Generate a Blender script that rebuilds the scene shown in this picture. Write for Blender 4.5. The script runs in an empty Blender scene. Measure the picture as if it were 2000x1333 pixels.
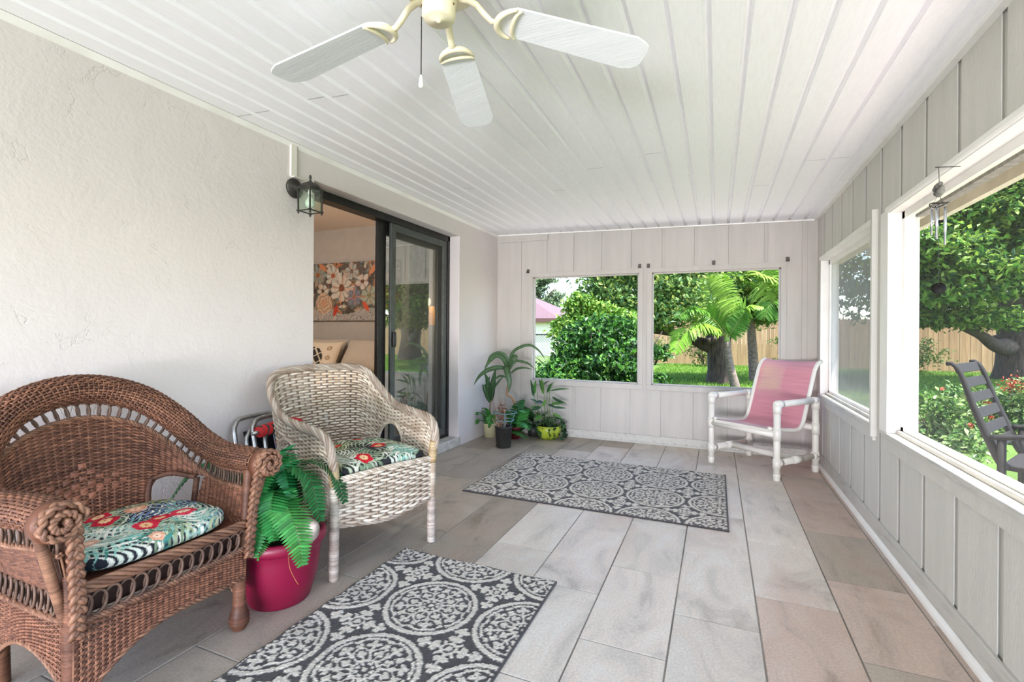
import bpy, math, random
import numpy as np
from mathutils import Vector, Matrix
from math import sin, cos, pi, radians as RAD
random.seed(7); rng = np.random.default_rng(7)
SC = bpy.context.scene
COL = SC.collection

# ------------------------------------------------------------------ camera, world, sun, exposure
YAW, ROLL, FPX, CYPX, CAMZ = 0.40284, 0.00753, 940.0, 650.7, 1.10
_fwd = np.array([-sin(YAW), cos(YAW), 0.0]); _r = np.array([cos(YAW), sin(YAW), 0.0]); _u = np.array([0, 0, 1.0])
_r3 = _r * cos(ROLL) + _u * sin(ROLL); _u3 = _u * cos(ROLL) - _r * sin(ROLL)
cam_data = bpy.data.cameras.new('camera'); cam = bpy.data.objects.new('camera', cam_data); COL.objects.link(cam)
cam_data.sensor_width = 36.0; cam_data.lens = FPX * 36 / 2000; cam_data.shift_y = (CYPX - 666.5) / 2000; cam_data.clip_start = 0.02
M4 = Matrix.Identity(4)
for i in range(3):
    M4[i][0] = _r3[i]; M4[i][1] = _u3[i]; M4[i][2] = -_fwd[i]
M4[2][3] = CAMZ
cam.matrix_world = M4
SC.camera = cam

def at(px, py, D):
    """world point seen at pixel (px,py) at forward depth D (used to set out plants and far things)"""
    d = _r3 * (px - 1000) / FPX - _u3 * (py - CYPX) / FPX + _fwd
    return np.array([0, 0, CAMZ]) + d * D

vs = SC.view_settings
vs.view_transform = 'Standard'; vs.look = 'None'; vs.exposure = 1.50; vs.gamma = 1.0; vs.use_curve_mapping = False
SC.cycles.max_bounces = 12; SC.cycles.diffuse_bounces = 8; SC.cycles.transparent_max_bounces = 24
SC.cycles.use_denoising = True; SC.cycles.caustics_reflective = False; SC.cycles.caustics_refractive = False
SC.cycles.sample_clamp_indirect = 6.0

W = bpy.data.worlds.new('sky'); SC.world = W; W.use_nodes = True
wn = W.node_tree.nodes; wl = W.node_tree.links
bg = wn['Background']; sky = wn.new('ShaderNodeTexSky'); sky.sky_type = 'NISHITA'
sky.sun_disc = False; sky.sun_elevation = RAD(58); sky.sun_rotation = RAD(125); sky.air_density = 1.0; sky.dust_density = 0.7; sky.ozone_density = 1.0
wl.new(sky.outputs[0], bg.inputs[0]); bg.inputs[1].default_value = 0.30

def lamp(name, kind, energy, loc, direction, size=None, color=(1, 1, 1), size_y=None):
    l = bpy.data.lights.new(name, kind); l.energy = energy; l.color = color
    if kind == 'SUN': l.angle = RAD(1.5)
    if kind == 'AREA':
        l.shape = 'RECTANGLE'; l.size = size; l.size_y = size_y or size
    if kind == 'POINT': l.shadow_soft_size = size
    o = bpy.data.objects.new(name, l); COL.objects.link(o); o.location = loc
    if direction is not None:
        o.rotation_euler = Vector(direction).to_track_quat('-Z', 'Y').to_euler()
    return o
lamp('sun', 'SUN', 8.0, (6, -8, 14), (-0.46, 0.12, -1.12), color=(1.0, 0.97, 0.93))
# added fill lamp behind the camera, beyond the open end of the porch
lamp('porch_fill', 'AREA', 300, (-0.2, -6.0, 0.25), (0.0, 1, 0.26), 4.6, (0.985, 0.965, 1.07), 0.9)

# ------------------------------------------------------------------ small tools
def lin(c):
    def f(v):
        v = v / 255.0
        return v / 12.92 if v <= 0.04045 else ((v + 0.055) / 1.055) ** 2.4
    return (f(c[0]), f(c[1]), f(c[2]), 1.0)
def lin3(c): return np.array(lin(c)[:3])

class MB:
    """collects shapes; build() links them as ONE mesh object"""
    def __init__(s): s.v = []; s.f = []; s.c = []; s.n = 0; s.fm = []; s.cur = 0
    def add(s, V, F, col=None):
        V = np.asarray(V, float).reshape(-1, 3)
        s.v.append(V)
        s.f.extend([tuple(int(i) + s.n for i in f) for f in F]); s.fm.extend([s.cur] * len(F))
        c = np.ones((len(V), 3))
        if col is not None: c = np.broadcast_to(np.asarray(col, float), (len(V), 3))
        s.c.append(c); s.n += len(V)
        return s
    def box(s, x0, x1, y0, y1, z0, z1, col=None):
        V = [(x, y, z) for z in (z0, z1) for y in (y0, y1) for x in (x0, x1)]
        return s.add(V, [(0, 2, 3, 1), (4, 5, 7, 6), (0, 1, 5, 4), (2, 6, 7, 3), (0, 4, 6, 2), (1, 3, 7, 5)], col)
    def obox(s, c, ax, h, col=None):
        c = np.array(c, float); ax = [np.array(a, float) / np.linalg.norm(a) for a in ax]
        V = [c + ax[0] * h[0] * i + ax[1] * h[1] * j + ax[2] * h[2] * k for k in (-1, 1) for j in (-1, 1) for i in (-1, 1)]
        return s.add(V, [(0, 2, 3, 1), (4, 5, 7, 6), (0, 1, 5, 4), (2, 6, 7, 3), (0, 4, 6, 2), (1, 3, 7, 5)], col)
    def bar(s, a, b, w, h, up=(0, 0, 1), col=None):
        a = np.array(a, float); b = np.array(b, float); d = b - a; L = np.linalg.norm(d); d /= L
        x = np.cross(up, d); x /= np.linalg.norm(x); y = np.cross(d, x)
        return s.obox((a + b) / 2, (d, x, y), (L / 2, w / 2, h / 2), col)
    def ring_strip(s, rings, closed=False, cap=True, col=None):
        R = np.asarray(rings, float); m, n = R.shape[0], R.shape[1]
        F = []
        for i in range(m if closed else m - 1):
            i2 = (i + 1) % m
            for j in range(n):
                j2 = (j + 1) % n
                F.append((i * n + j, i * n + j2, i2 * n + j2, i2 * n + j))
        if cap and not closed:
            F.append(tuple(range(n))[::-1]); F.append(tuple((m - 1) * n + j for j in range(n)))
        c = None
        if col is not None:
            col = np.asarray(col, float)
            c = np.repeat(col, n, axis=0) if col.ndim == 2 else col
        return s.add(R.reshape(-1, 3), F, c)
    def tube(s, path, r, n=8, closed=False, cap=True, col=None, flat=None, up=None):
        P = np.asarray(path, float); m = len(P)
        T = np.empty_like(P)
        if closed: T = np.roll(P, -1, 0) - np.roll(P, 1, 0)
        else:
            T[1:-1] = P[2:] - P[:-2]; T[0] = P[1] - P[0]; T[-1] = P[-1] - P[-2]
        T /= np.maximum(np.linalg.norm(T, axis=1, keepdims=True), 1e-12)
        r = np.broadcast_to(np.asarray(r, float), (m,))
        if up is None:
            u0 = np.array([0, 0, 1.0]) if abs(T[0][2]) < 0.9 else np.array([1.0, 0, 0])
            U = np.empty_like(P); u = u0
            for i in range(m):
                u = u - T[i] * (u @ T[i]); l = np.linalg.norm(u)
                if l < 1e-6: u = np.cross(T[i], [0.3, 0.5, 0.8]); l = np.linalg.norm(u)
                u = u / l; U[i] = u
        else:
            U = np.broadcast_to(np.asarray(up, float), P.shape); U = U - T * (U * T).sum(1, keepdims=True)
            U = U / np.maximum(np.linalg.norm(U, axis=1, keepdims=True), 1e-9)
        B = np.cross(T, U)
        a = np.arange(n) * 2 * pi / n
        fl = 1.0 if flat is None else flat      # radius along U is r*fl
        R = P[:, None, :] + (r[:, None] * np.cos(a))[:, :, None] * U[:, None, :] * fl + (r[:, None] * np.sin(a))[:, :, None] * B[:, None, :]
        return s.ring_strip(R, closed, cap, col)
    def lathe(s, prof, c=(0, 0, 0), n=32, col=None, axis='z', cap=True):
        a = np.arange(n) * 2 * pi / n; rings = []
        for r, z in prof:
            if axis == 'z': rings.append(np.stack([c[0] + r * np.cos(a), c[1] + r * np.sin(a), np.full(n, c[2] + z)], 1))
            elif axis == 'x': rings.append(np.stack([np.full(n, c[0] + z), c[1] + r * np.cos(a), c[2] + r * np.sin(a)], 1))
            else: rings.append(np.stack([c[0] + r * np.sin(a), np.full(n, c[1] + z), c[2] + r * np.cos(a)], 1))
        return s.ring_strip(rings, False, cap, col)
    def sphere(s, c, r, n=12, m=8, sc=(1, 1, 1), col=None):
        prof = [(max(1e-4, r * sin(pi * i / m)), -r * cos(pi * i / m)) for i in range(m + 1)]
        b = MB(); b.lathe(prof, (0, 0, 0), n); V = b.v[0] * np.array(sc) + np.array(c)
        return s.add(V, b.f, col)
    def grid(s, G, col=None, closed_u=False):
        G = np.asarray(G, float); a, b = G.shape[:2]; F = []
        for i in range(a if closed_u else a - 1):
            i2 = (i + 1) % a
            for j in range(b - 1):
                F.append((i * b + j, i2 * b + j, i2 * b + j + 1, i * b + j + 1))
        return s.add(G.reshape(-1, 3), F, None if col is None else np.asarray(col).reshape(-1, 3) if np.ndim(col) > 1 else col)
    def prism(s, poly, ext, col=None):
        P = np.asarray(poly, float); n = len(P); Q = P + np.asarray(ext, float)
        F = [tuple(range(n))[::-1], tuple(range(n, 2 * n))] + [(i, (i + 1) % n, n + (i + 1) % n, n + i) for i in range(n)]
        return s.add(np.vstack([P, Q]), F, col)
    def build(s, name, m, parent=None, smooth=False, bevel=0, xf=None):
        me = bpy.data.meshes.new(name)
        V = np.vstack(s.v) if s.v else np.zeros((0, 3))
        if xf is not None: V = xf(V)
        lens = np.fromiter((len(f) for f in s.f), np.int32, len(s.f))
        idx = np.fromiter((i for f in s.f for i in f), np.int32, int(lens.sum()))
        me.vertices.add(len(V)); me.vertices.foreach_set('co', V.astype(np.float32).ravel())
        me.loops.add(len(idx)); me.loops.foreach_set('vertex_index', idx)
        me.polygons.add(len(lens)); st = np.zeros(len(lens), np.int32); st[1:] = np.cumsum(lens)[:-1]
        me.polygons.foreach_set('loop_start', st); me.polygons.foreach_set('loop_total', lens)
        C = np.vstack(s.c); ca = me.attributes.new('Col', 'FLOAT_COLOR', 'POINT')
        ca.data.foreach_set('color', np.hstack([C, np.ones((len(C), 1))]).astype(np.float32).ravel())
        ms = m if isinstance(m, (list, tuple)) else [m]
        for k in ms: me.materials.append(k)
        if len(ms) > 1: me.polygons.foreach_set('material_index', np.array(s.fm, np.int32))
        me.update(calc_edges=True); me.validate()
        me.polygons.foreach_set('use_smooth', np.full(len(me.polygons), smooth))
        o = bpy.data.objects.new(name, me); COL.objects.link(o)
        if parent is not None: o.parent = parent
        if bevel:
            b = o.modifiers.new('bevel', 'BEVEL'); b.width = bevel; b.segments = 2; b.limit_method = 'ANGLE'; b.angle_limit = RAD(40)
        return o

def tag(o, label, cat, group=None, kind=None):
    o['label'] = label; o['category'] = cat
    if group: o['group'] = group
    if kind: o['kind'] = kind
    return o
def thing(name, label, cat, loc=(0, 0, 0), rz=0.0, group=None):
    o = bpy.data.objects.new(name, None); COL.objects.link(o); o.location = loc; o.rotation_euler = (0, 0, rz)
    o.empty_display_size = 0.1
    return tag(o, label, cat, group)
def struct(o): o['kind'] = 'structure'; return o
def copy_tree(o, parent=None):
    c = o.copy(); COL.objects.link(c)
    if parent is not None: c.parent = parent
    for ch in list(o.children): copy_tree(ch, c)
    return c

# ------------------------------------------------------------------ materials
def mat(name, col, col2=None, rough=0.6, metal=0.0, nscale=8.0, ndetail=4.0, bump=0.0, bscale=60.0, attr=False, spec=0.5, stretch=(1, 1, 1), nlo=0.35, nhi=0.65, transl=0.0, sheen=0.0, bdist=0.01, coat=0.0):
    m = bpy.data.materials.new(name); m.use_nodes = True
    nt = m.node_tree; N = nt.nodes; L = nt.links; b = N['Principled BSDF']
    b.inputs['Roughness'].default_value = rough; b.inputs['Metallic'].default_value = metal
    b.inputs['Specular IOR Level'].default_value = spec
    if sheen: b.inputs['Sheen Weight'].default_value = sheen
    if coat: b.inputs['Coat Weight'].default_value = coat; b.inputs['Coat Roughness'].default_value = 0.15
    tc = N.new('ShaderNodeTexCoord'); mp = N.new('ShaderNodeMapping'); mp.inputs['Scale'].default_value = stretch
    L.new(tc.outputs['Object'], mp.inputs['Vector'])
    src = None
    if col2 is not None:
        no = N.new('ShaderNodeTexNoise'); no.inputs['Scale'].default_value = nscale; no.inputs['Detail'].default_value = ndetail
        L.new(mp.outputs[0], no.inputs['Vector'])
        cr = N.new('ShaderNodeValToRGB'); cr.color_ramp.elements[0].position = nlo; cr.color_ramp.elements[1].position = nhi
        cr.color_ramp.elements[0].color = lin(col); cr.color_ramp.elements[1].color = lin(col2)
        L.new(no.outputs['Fac'], cr.inputs[0]); src = cr.outputs[0]
    if attr:
        at_ = N.new('ShaderNodeAttribute'); at_.attribute_name = 'Col'
        mx = N.new('ShaderNodeMix'); mx.data_type = 'RGBA'; mx.blend_type = 'MULTIPLY'; mx.inputs[0].default_value = 1.0
        L.new(at_.outputs['Color'], mx.inputs[6])
        if src: L.new(src, mx.inputs[7])
        else: mx.inputs[7].default_value = lin(col)
        src = mx.outputs[2]
    if src: L.new(src, b.inputs['Base Color'])
    else: b.inputs['Base Color'].default_value = lin(col)
    if bump:
        nb = N.new('ShaderNodeTexNoise'); nb.inputs['Scale'].default_value = bscale; nb.inputs['Detail'].default_value = 5
        L.new(mp.outputs[0], nb.inputs['Vector'])
        bp = N.new('ShaderNodeBump'); bp.inputs['Strength'].default_value = bump; bp.inputs['Distance'].default_value = bdist
        L.new(nb.outputs['Fac'], bp.inputs['Height']); L.new(bp.outputs[0], b.inputs['Normal'])
    if transl:
        tr = N.new('ShaderNodeBsdfTranslucent'); ms = N.new('ShaderNodeMixShader'); ms.inputs[0].default_value = transl
        if src: L.new(src, tr.inputs['Color'])
        else: tr.inputs['Color'].default_value = lin(col)
        out = N['Material Output']; L.new(b.outputs[0], ms.inputs[1]); L.new(tr.outputs[0], ms.inputs[2]); L.new(ms.outputs[0], out.inputs['Surface'])
    return m

def stucco_mat(name, col, col2):
    m = mat(name, col, col2, rough=0.85, nscale=1.3, nlo=0.3, nhi=0.75, spec=0.25)
    nt = m.node_tree; N = nt.nodes; L = nt.links; b = N['Principled BSDF']
    tc = N['Texture Coordinate']
    no = N.new('ShaderNodeTexNoise'); no.inputs['Scale'].default_value = 5.0; no.inputs['Detail'].default_value = 8; no.inputs['Roughness'].default_value = 0.55; no.inputs['Distortion'].default_value = 0.5
    L.new(tc.outputs['Object'], no.inputs['Vector'])
    # trowel skips: thin broken ridges where the noise crosses set levels
    w = N.new('ShaderNodeMath'); w.operation = 'PINGPONG'; w.inputs[1].default_value = 0.11
    L.new(no.outputs['Fac'], w.inputs[0])
    cr = N.new('ShaderNodeMapRange'); cr.inputs[1].default_value = 0.0; cr.inputs[2].default_value = 0.012; cr.inputs[3].default_value = 1.0; cr.inputs[4].default_value = 0.0
    L.new(w.outputs[0], cr.inputs[0])
    n2 = N.new('ShaderNodeTexNoise'); n2.inputs['Scale'].default_value = 5.5; n2.inputs['Detail'].default_value = 3
    L.new(tc.outputs['Object'], n2.inputs['Vector'])
    gate = N.new('ShaderNodeMapRange'); gate.inputs[1].default_value = 0.5; gate.inputs[2].default_value = 0.6
    L.new(n2.outputs['Fac'], gate.inputs[0])
    mul = N.new('ShaderNodeMath'); mul.operation = 'MULTIPLY'; L.new(cr.outputs[0], mul.inputs[0]); L.new(gate.outputs[0], mul.inputs[1])
    n3 = N.new('ShaderNodeTexNoise'); n3.inputs['Scale'].default_value = 55; n3.inputs['Detail'].default_value = 6
    L.new(tc.outputs['Object'], n3.inputs['Vector'])
    sm = N.new('ShaderNodeMath'); sm.operation = 'MULTIPLY_ADD'; sm.inputs[1].default_value = 0.28
    L.new(n3.outputs['Fac'], sm.inputs[0]); L.new(no.outputs['Fac'], sm.inputs[2])
    s2 = N.new('ShaderNodeMath'); s2.operation = 'SUBTRACT'; L.new(sm.outputs[0], s2.inputs[0])
    h = N.new('ShaderNodeMath'); h.operation = 'MULTIPLY'; h.inputs[1].default_value = 0.35; L.new(mul.outputs[0], h.inputs[0]); L.new(h.outputs[0], s2.inputs[1])
    bp = N.new('ShaderNodeBump'); bp.inputs['Strength'].default_value = 0.42; bp.inputs['Distance'].default_value = 0.011
    L.new(s2.outputs[0], bp.inputs['Height']); L.new(bp.outputs[0], b.inputs['Normal'])
    return m

M_stucco = stucco_mat('stucco', (216, 208, 206), (210, 202, 200))
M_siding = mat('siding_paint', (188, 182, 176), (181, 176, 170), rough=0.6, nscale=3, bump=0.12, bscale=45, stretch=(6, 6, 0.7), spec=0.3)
M_siding2 = mat('siding_light_offset_right', (206, 203, 196), (199, 197, 190), rough=0.6, nscale=3, bump=0.15, bscale=45, stretch=(6, 6, 0.7), spec=0.3)  # same siding paint, made lighter to offset the weaker light on this wall
M_weather = mat('weathered_board', (196, 193, 186), (170, 168, 162), rough=0.75, nscale=9, nlo=0.5, nhi=0.8, bump=0.25, bscale=60, stretch=(4, 0.7, 4))
M_white = mat('white_trim_paint', (238, 236, 232), (226, 221, 214), rough=0.45, nscale=5, nlo=0.45, nhi=0.85)
M_ceil = mat('ceiling_panel', (247, 246, 248), (243, 242, 244), rough=0.5, nscale=40, bump=0.04, bscale=160, stretch=(3, 0.4, 1))
M_dark = mat('dark_gap', (40, 38, 36), rough=0.9)
M_black = mat('black_metal', (30, 29, 28), (44, 42, 40), rough=0.4, metal=0.3, nscale=30)
M_grey_alu = mat('grey_screen_frame', (88, 92, 88), (74, 78, 75), rough=0.45, metal=0.4, nscale=20)
M_alu = mat('aluminium', (190, 190, 188), (160, 160, 160), rough=0.3, metal=0.9, nscale=30)
M_concrete = mat('concrete_sill', (205, 201, 194), (178, 173, 166), rough=0.85, nscale=14, bump=0.3, bscale=80)

# ================================================================== the porch shell
XL, XR, YB, YF = -2.30, 0.81, 4.97, -2.0
def ceil_z(x): return 2.205 + (x - XL) * (2.125 - 2.205) / 3.11

# ---- floor: stone-look tiles laid in staggered rows, each tile its own tone
TX0, TW, TL = 0.1541, 0.30355, 0.592
phase = {0: 2.861, -1: 2.588, -2: 2.290, -3: 2.607, -4: 2.304, -5: 2.611, -6: 2.300, -7: 2.600, -8: 2.30, 1: 3.143, 2: 2.9}
def floor_mesh():
    b = MB(); b.cur = 1
    b.box(XL - 0.02, XR + 0.03, YF, YB + 0.03, -0.10, -0.003, (1, 1, 1)); b.cur = 0
    g = 0.0022
    grey = [(214, 207, 197), (219, 212, 202), (210, 203, 193), (221, 213, 203), (216, 207, 198)]
    tan = [(174, 163, 150), (182, 172, 159), (166, 155, 142), (176, 167, 154)]
    rust = [(208, 190, 178), (196, 178, 165), (212, 193, 181), (198, 184, 174)]
    for k in range(-9, 3):
        x0 = max(TX0 + k * TW, XL - 0.01); x1 = min(TX0 + (k + 1) * TW, XR + 0.02)
        if x1 - x0 < 0.01: continue
        ph = phase.get(k, 2.3)
        j0 = int(math.floor((YF - ph) / TL)) - 1
        for j in range(j0, j0 + 20):
            y0 = max(ph + j * TL, YF); y1 = min(ph + (j + 1) * TL, YB + 0.02)
            if y1 - y0 < 0.02: continue
            r = random.random()
            if k <= -5: c = random.choice(tan if (r < 0.85 or k <= -6) else grey)
            elif k == -4: c = random.choice(tan if r < 0.4 else grey)
            elif k >= 1: c = random.choice(rust if r < 0.75 else tan)
            elif k == 0: c = random.choice(rust if y1 < 2.4 else grey)
            else: c = random.choice(grey)
            c = lin3(c)
            X = [x0 + g, x1 - g]; Y = [y0 + g, y1 - g]; e = 0.002
            V = [(X[0], Y[0], -0.004), (X[1], Y[0], -0.004), (X[1], Y[1], -0.004), (X[0], Y[1], -0.004),
                 (X[0] + e, Y[0] + e, 0), (X[1] - e, Y[0] + e, 0), (X[1] - e, Y[1] - e, 0), (X[0] + e, Y[1] - e, 0)]
            b.add(V, [(4, 5, 6, 7), (0, 1, 5, 4), (1, 2, 6, 5), (2, 3, 7, 6), (3, 0, 4, 7)], c)
    return b
def tile_mat():
    m = mat('slate_tile', (255, 255, 255), rough=0.5, attr=True, spec=0.35)
    nt = m.node_tree; N = nt.nodes; L = nt.links; b = N['Principled BSDF']; tc = N['Texture Coordinate']
    at_ = N['Attribute']
    ad = N.new('ShaderNodeVectorMath'); ad.operation = 'MULTIPLY_ADD'; ad.inputs[1].default_value = (37, 51, 23)
    L.new(at_.outputs['Vector'], ad.inputs[0]); L.new(tc.outputs['Object'], ad.inputs[2])
    mp = N.new('ShaderNodeMapping'); mp.inputs['Scale'].default_value = (7, 3.2, 1); mp.inputs['Rotation'].default_value = (0, 0, 0.6)
    L.new(ad.outputs[0], mp.inputs[0])
    no = N.new('ShaderNodeTexNoise'); no.inputs['Scale'].default_value = 0.75; no.inputs['Detail'].default_value = 9; no.inputs['Roughness'].default_value = 0.62; no.inputs['Distortion'].default_value = 1.2
    L.new(mp.outputs[0], no.inputs['Vector'])
    cr = N.new('ShaderNodeValToRGB'); E_ = cr.color_ramp.elements
    E_[0].position = 0.28; E_[0].color = (0.60, 0.565, 0.53, 1); E_[1].position = 0.72; E_[1].color = (1.06, 1.05, 1.04, 1)
    e = E_.new(0.42); e.color = (0.86, 0.85, 0.84, 1); e = E_.new(0.52); e.color = (0.97, 0.93, 0.90, 1); e = E_.new(0.60); e.color = (0.97, 0.97, 0.97, 1)
    L.new(no.outputs['Fac'], cr.inputs[0])
    n2 = N.new('ShaderNodeTexNoise'); n2.inputs['Scale'].default_value = 110; n2.inputs['Detail'].default_value = 4
    L.new(tc.outputs['Object'], n2.inputs['Vector'])
    c2 = N.new('ShaderNodeMapRange'); c2.inputs[1].default_value = 0.3; c2.inputs[2].default_value = 0.7; c2.inputs[3].default_value = 0.86; c2.inputs[4].default_value = 1.1
    L.new(n2.outputs['Fac'], c2.inputs[0])
    mx = N['Mix']; L.new(cr.outputs[0], mx.inputs[7])
    m2 = N.new('ShaderNodeMix'); m2.data_type = 'RGBA'; m2.blend_type = 'MULTIPLY'; m2.inputs[0].default_value = 1
    L.new(mx.outputs[2], m2.inputs[6]); L.new(c2.outputs[0], m2.inputs[7])
    # rusty mineral bloom
    n3 = N.new('ShaderNodeTexNoise'); n3.inputs['Scale'].default_value = 0.33; n3.inputs['Detail'].default_value = 6; L.new(mp.outputs[0], n3.inputs['Vector'])
    r3 = N.new('ShaderNodeMapRange'); r3.inputs[1].default_value = 0.56; r3.inputs[2].default_value = 0.74; r3.inputs[4].default_value = 0.5; L.new(n3.outputs['Fac'], r3.inputs[0])
    m3 = N.new('ShaderNodeMix'); m3.data_type = 'RGBA'; L.new(r3.outputs[0], m3.inputs[0]); L.new(m2.outputs[2], m3.inputs[6]); m3.inputs[7].default_value = lin((176, 142, 124))
    L.new(m3.outputs[2], b.inputs['Base Color'])
    bp = N.new('ShaderNodeBump'); bp.inputs['Strength'].default_value = 0.35; bp.inputs['Distance'].default_value = 0.006
    L.new(no.outputs['Fac'], bp.inputs['Height']); L.new(bp.outputs[0], b.inputs['Normal'])
    return m
M_grout = mat('grout', (112, 106, 99), (146, 140, 132), rough=0.9, nscale=3)
struct(floor_mesh().build('floor', [tile_mat(), M_grout]))

# ---- ceiling of long aluminium pans with open V grooves between them
def ceiling_mesh():
    b = MB(); pts = []
    xs = [XL - 0.02]
    ribs = [-2.167 + 0.1253 * k for k in range(-1, 25)]
    for r in ribs:
        if XL < r < XR - 0.05: pts += [(r - 0.0150, 0), (r - 0.005, 0.023), (r + 0.008, 0.023), (r + 0.0135, 0)]
    pts = [(XL - 0.03, 0)] + pts + [(XR + 0.05, 0)]
    P = np.array([(x, ceil_z(x) + d) for x, d in pts])
    G = np.array([[(x, y, z) for x, z in P] for y in (YF, YB + 0.05)])
    b.grid(G)
    b.cur = 1
    seams = [(-2.24, 1.72), (-2.105, 1.72), (-1.73, 1.70), (-1.60, 1.72), (-1.73, 3.20), (-1.1, 3.45), (0.28, 3.75), (-0.35, 2.9), (0.53, 3.3), (0.66, 3.3), (-0.72, 3.05)]
    for x, y in seams:
        r0 = max([r for r in ribs if r < x], default=x - 0.06) + 0.016; r1 = min([r for r in ribs if r > x], default=x + 0.06) - 0.016
        b.add([(r0, y, ceil_z(r0) - 0.0015), (r1, y + 0.004, ceil_z(r1) - 0.0015), (r1, y + 0.0075, ceil_z(r1) - 0.0015), (r0, y + 0.003, ceil_z(r0) - 0.0015)], [(0, 3, 2, 1)])
    b.cur = 0
    return b
struct(ceiling_mesh().build('ceiling', [M_ceil, mat('panel_lap', (150, 148, 144), rough=0.7)]))
M_roof = mat('roof_shingle', (96, 90, 84), (120, 112, 104), rough=0.9, nscale=30)
b = MB()
def roof_slab(x0, x1, y0, y1, z0, z1, t):
    b.add([(x0, y0, z0), (x1, y0, z1), (x1, y1, z1), (x0, y1, z0), (x0, y0, z0 + t), (x1, y0, z1 + t), (x1, y1, z1 + t), (x0, y1, z0 + t)],
          [(0, 3, 2, 1), (4, 5, 6, 7), (0, 1, 5, 4), (1, 2, 6, 5), (2, 3, 7, 6), (3, 0, 4, 7)])
roof_slab(-2.6, 1.3, YF - 0.3, YB + 0.45, 2.262, 2.160, 0.12)
struct(b.build('roof', M_roof))
# eave of the porch roof beyond the side windows: soffit and fascia
b = MB(); b.box(0.93, 1.30, YF - 0.3, YB + 0.45, 2.06, 2.12); b.box(1.27, 1.31, YF - 0.3, YB + 0.45, 1.84, 2.16); b.box(0.93, 0.99, 0.5, YB, 1.72, 2.08)
struct(b.build('trim_1', mat('eave_paint', (214, 200, 186), (196, 184, 170), rough=0.7, nscale=6)))
# cove strips where ceiling meets walls
b = MB()
b.add([(XL, YF, ceil_z(XL) - .002), (XL + .022, YF, ceil_z(XL) - .002), (XL, YF, ceil_z(XL) - .026), (XL, YB, ceil_z(XL) - .002), (XL + .022, YB, ceil_z(XL) - .002), (XL, YB, ceil_z(XL) - .026)], [(0, 1, 4, 3), (1, 2, 5, 4), (0, 2, 1), (3, 4, 5), (2, 0, 3, 5)])
b.box(XR - 0.028, XR, YF, YB, ceil_z(XR) - 0.016, ceil_z(XR) + 0.001)
b.add([(XL, YB - .024, ceil_z(XL) - .001), (XR, YB - .024, ceil_z(XR) - .001), (XR, YB, ceil_z(XR) - .001), (XL, YB, ceil_z(XL) - .001),
       (XL, YB - .024, ceil_z(XL) - .012), (XR, YB - .024, ceil_z(XR) - .012), (XR, YB, ceil_z(XR) - .012), (XL, YB, ceil_z(XL) - .012)], [(0, 1, 2, 3), (4, 7, 6, 5), (0, 4, 5, 1), (2, 6, 7, 3), (1, 5, 6, 2), (0, 3, 7, 4)])
struct(b.build('trim_2', M_white))

# ---- left wall: stucco, with the sliding-door opening
OY0, OY1, OZ1, STEP = 2.262, 4.085, 2.035, 0.088
def wall_block(b, y0, y1, z0, z1, x0=-2.56, x1=XL): b.box(x0, x1, y0, y1, z0, z1)
b = MB()
b.prism([(XL, y, z) for y, z in ((YF, -.1), (OY0, -.1), (OY0, OZ1), (OY1, OZ1), (OY1, -.1), (YB + .1, -.1), (YB + .1, 2.30), (YF, 2.30))], (-0.26, 0, 0))
struct(b.build('wall_left', M_stucco, bevel=0.006))
b = MB(); b.box(-2.56, XL + 0.006, OY0 + 0.002, OY1 + 0.045, 0.0, STEP)
struct(b.build('trim_3', M_concrete, bevel=0.008))

# ---- back wall and right wall: painted sheet siding with wide grooves
def grooved(b, u0, u1, z0, z1f, grooves, put, t=0.012, bev=0.0018, gw=0.034):
    pts = [(u0, 0)]
    for g in grooves:
        a, c = g - gw / 2, g + gw / 2
        if a > u0 + 0.004 and c < u1 - 0.004: pts += [(a, 0), (a + bev * 2, 0.009), (c + .014, 0.009), (c + .014, 0.0012), (c, 0.0012), (c, 0)]
    pts.append((u1, 0))
    V = [put(u, d, z0) for u, d in pts] + [put(u, d, z1f(u)) for u, d in pts]; n = len(pts)
    b.add(V, [(i, i + 1, n + i + 1, n + i) for i in range(n - 1)])
gb = [-1.996 + 0.3005 * k for k in range(0, 9)]
putb = lambda u, d, z: (u, YB + d, z)
W1, W2, WZ0, WZ1 = (-1.872, -0.732), (-0.603, 0.530), 0.590, 1.715     # clear openings of the two end windows
b = MB()
grooved(b, XL - 0.01, XR + 0.01, 0, lambda u: WZ0 - 0.045, gb, putb)
grooved(b, XL - 0.01, XR + 0.01, WZ1 + 0.02, lambda u: ceil_z(u) + 0.02, gb, putb)
grooved(b, XL - 0.01, W1[0] - 0.02, WZ0 - 0.045, lambda u: WZ1 + 0.02, gb, putb)
grooved(b, W1[1] + 0.02, W2[0] - 0.02, WZ0 - 0.045, lambda u: WZ1 + 0.02, [], putb)
grooved(b, W2[1] + 0.02, XR + 0.01, WZ0 - 0.045, lambda u: WZ1 + 0.02, gb, putb)
y0, y1 = YB + 0.012, YB + 0.10
b.box(XL - 0.1, XR + 0.1, y0, y1, -0.15, WZ0 - 0.03); b.box(XL - 0.1, XR + 0.1, y0, y1, WZ1 + 0.01, 2.24)
b.box(XL - 0.1, W1[0] - 0.01, y0, y1, WZ0 - 0.04, WZ1 + 0.02); b.box(W1[1] + 0.01, W2[0] - 0.01, y0, y1, WZ0 - 0.04, WZ1 + 0.02); b.box(W2[1] + 0.01, XR + 0.1, y0, y1, WZ0 - 0.04, WZ1 + 0.02)
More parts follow.
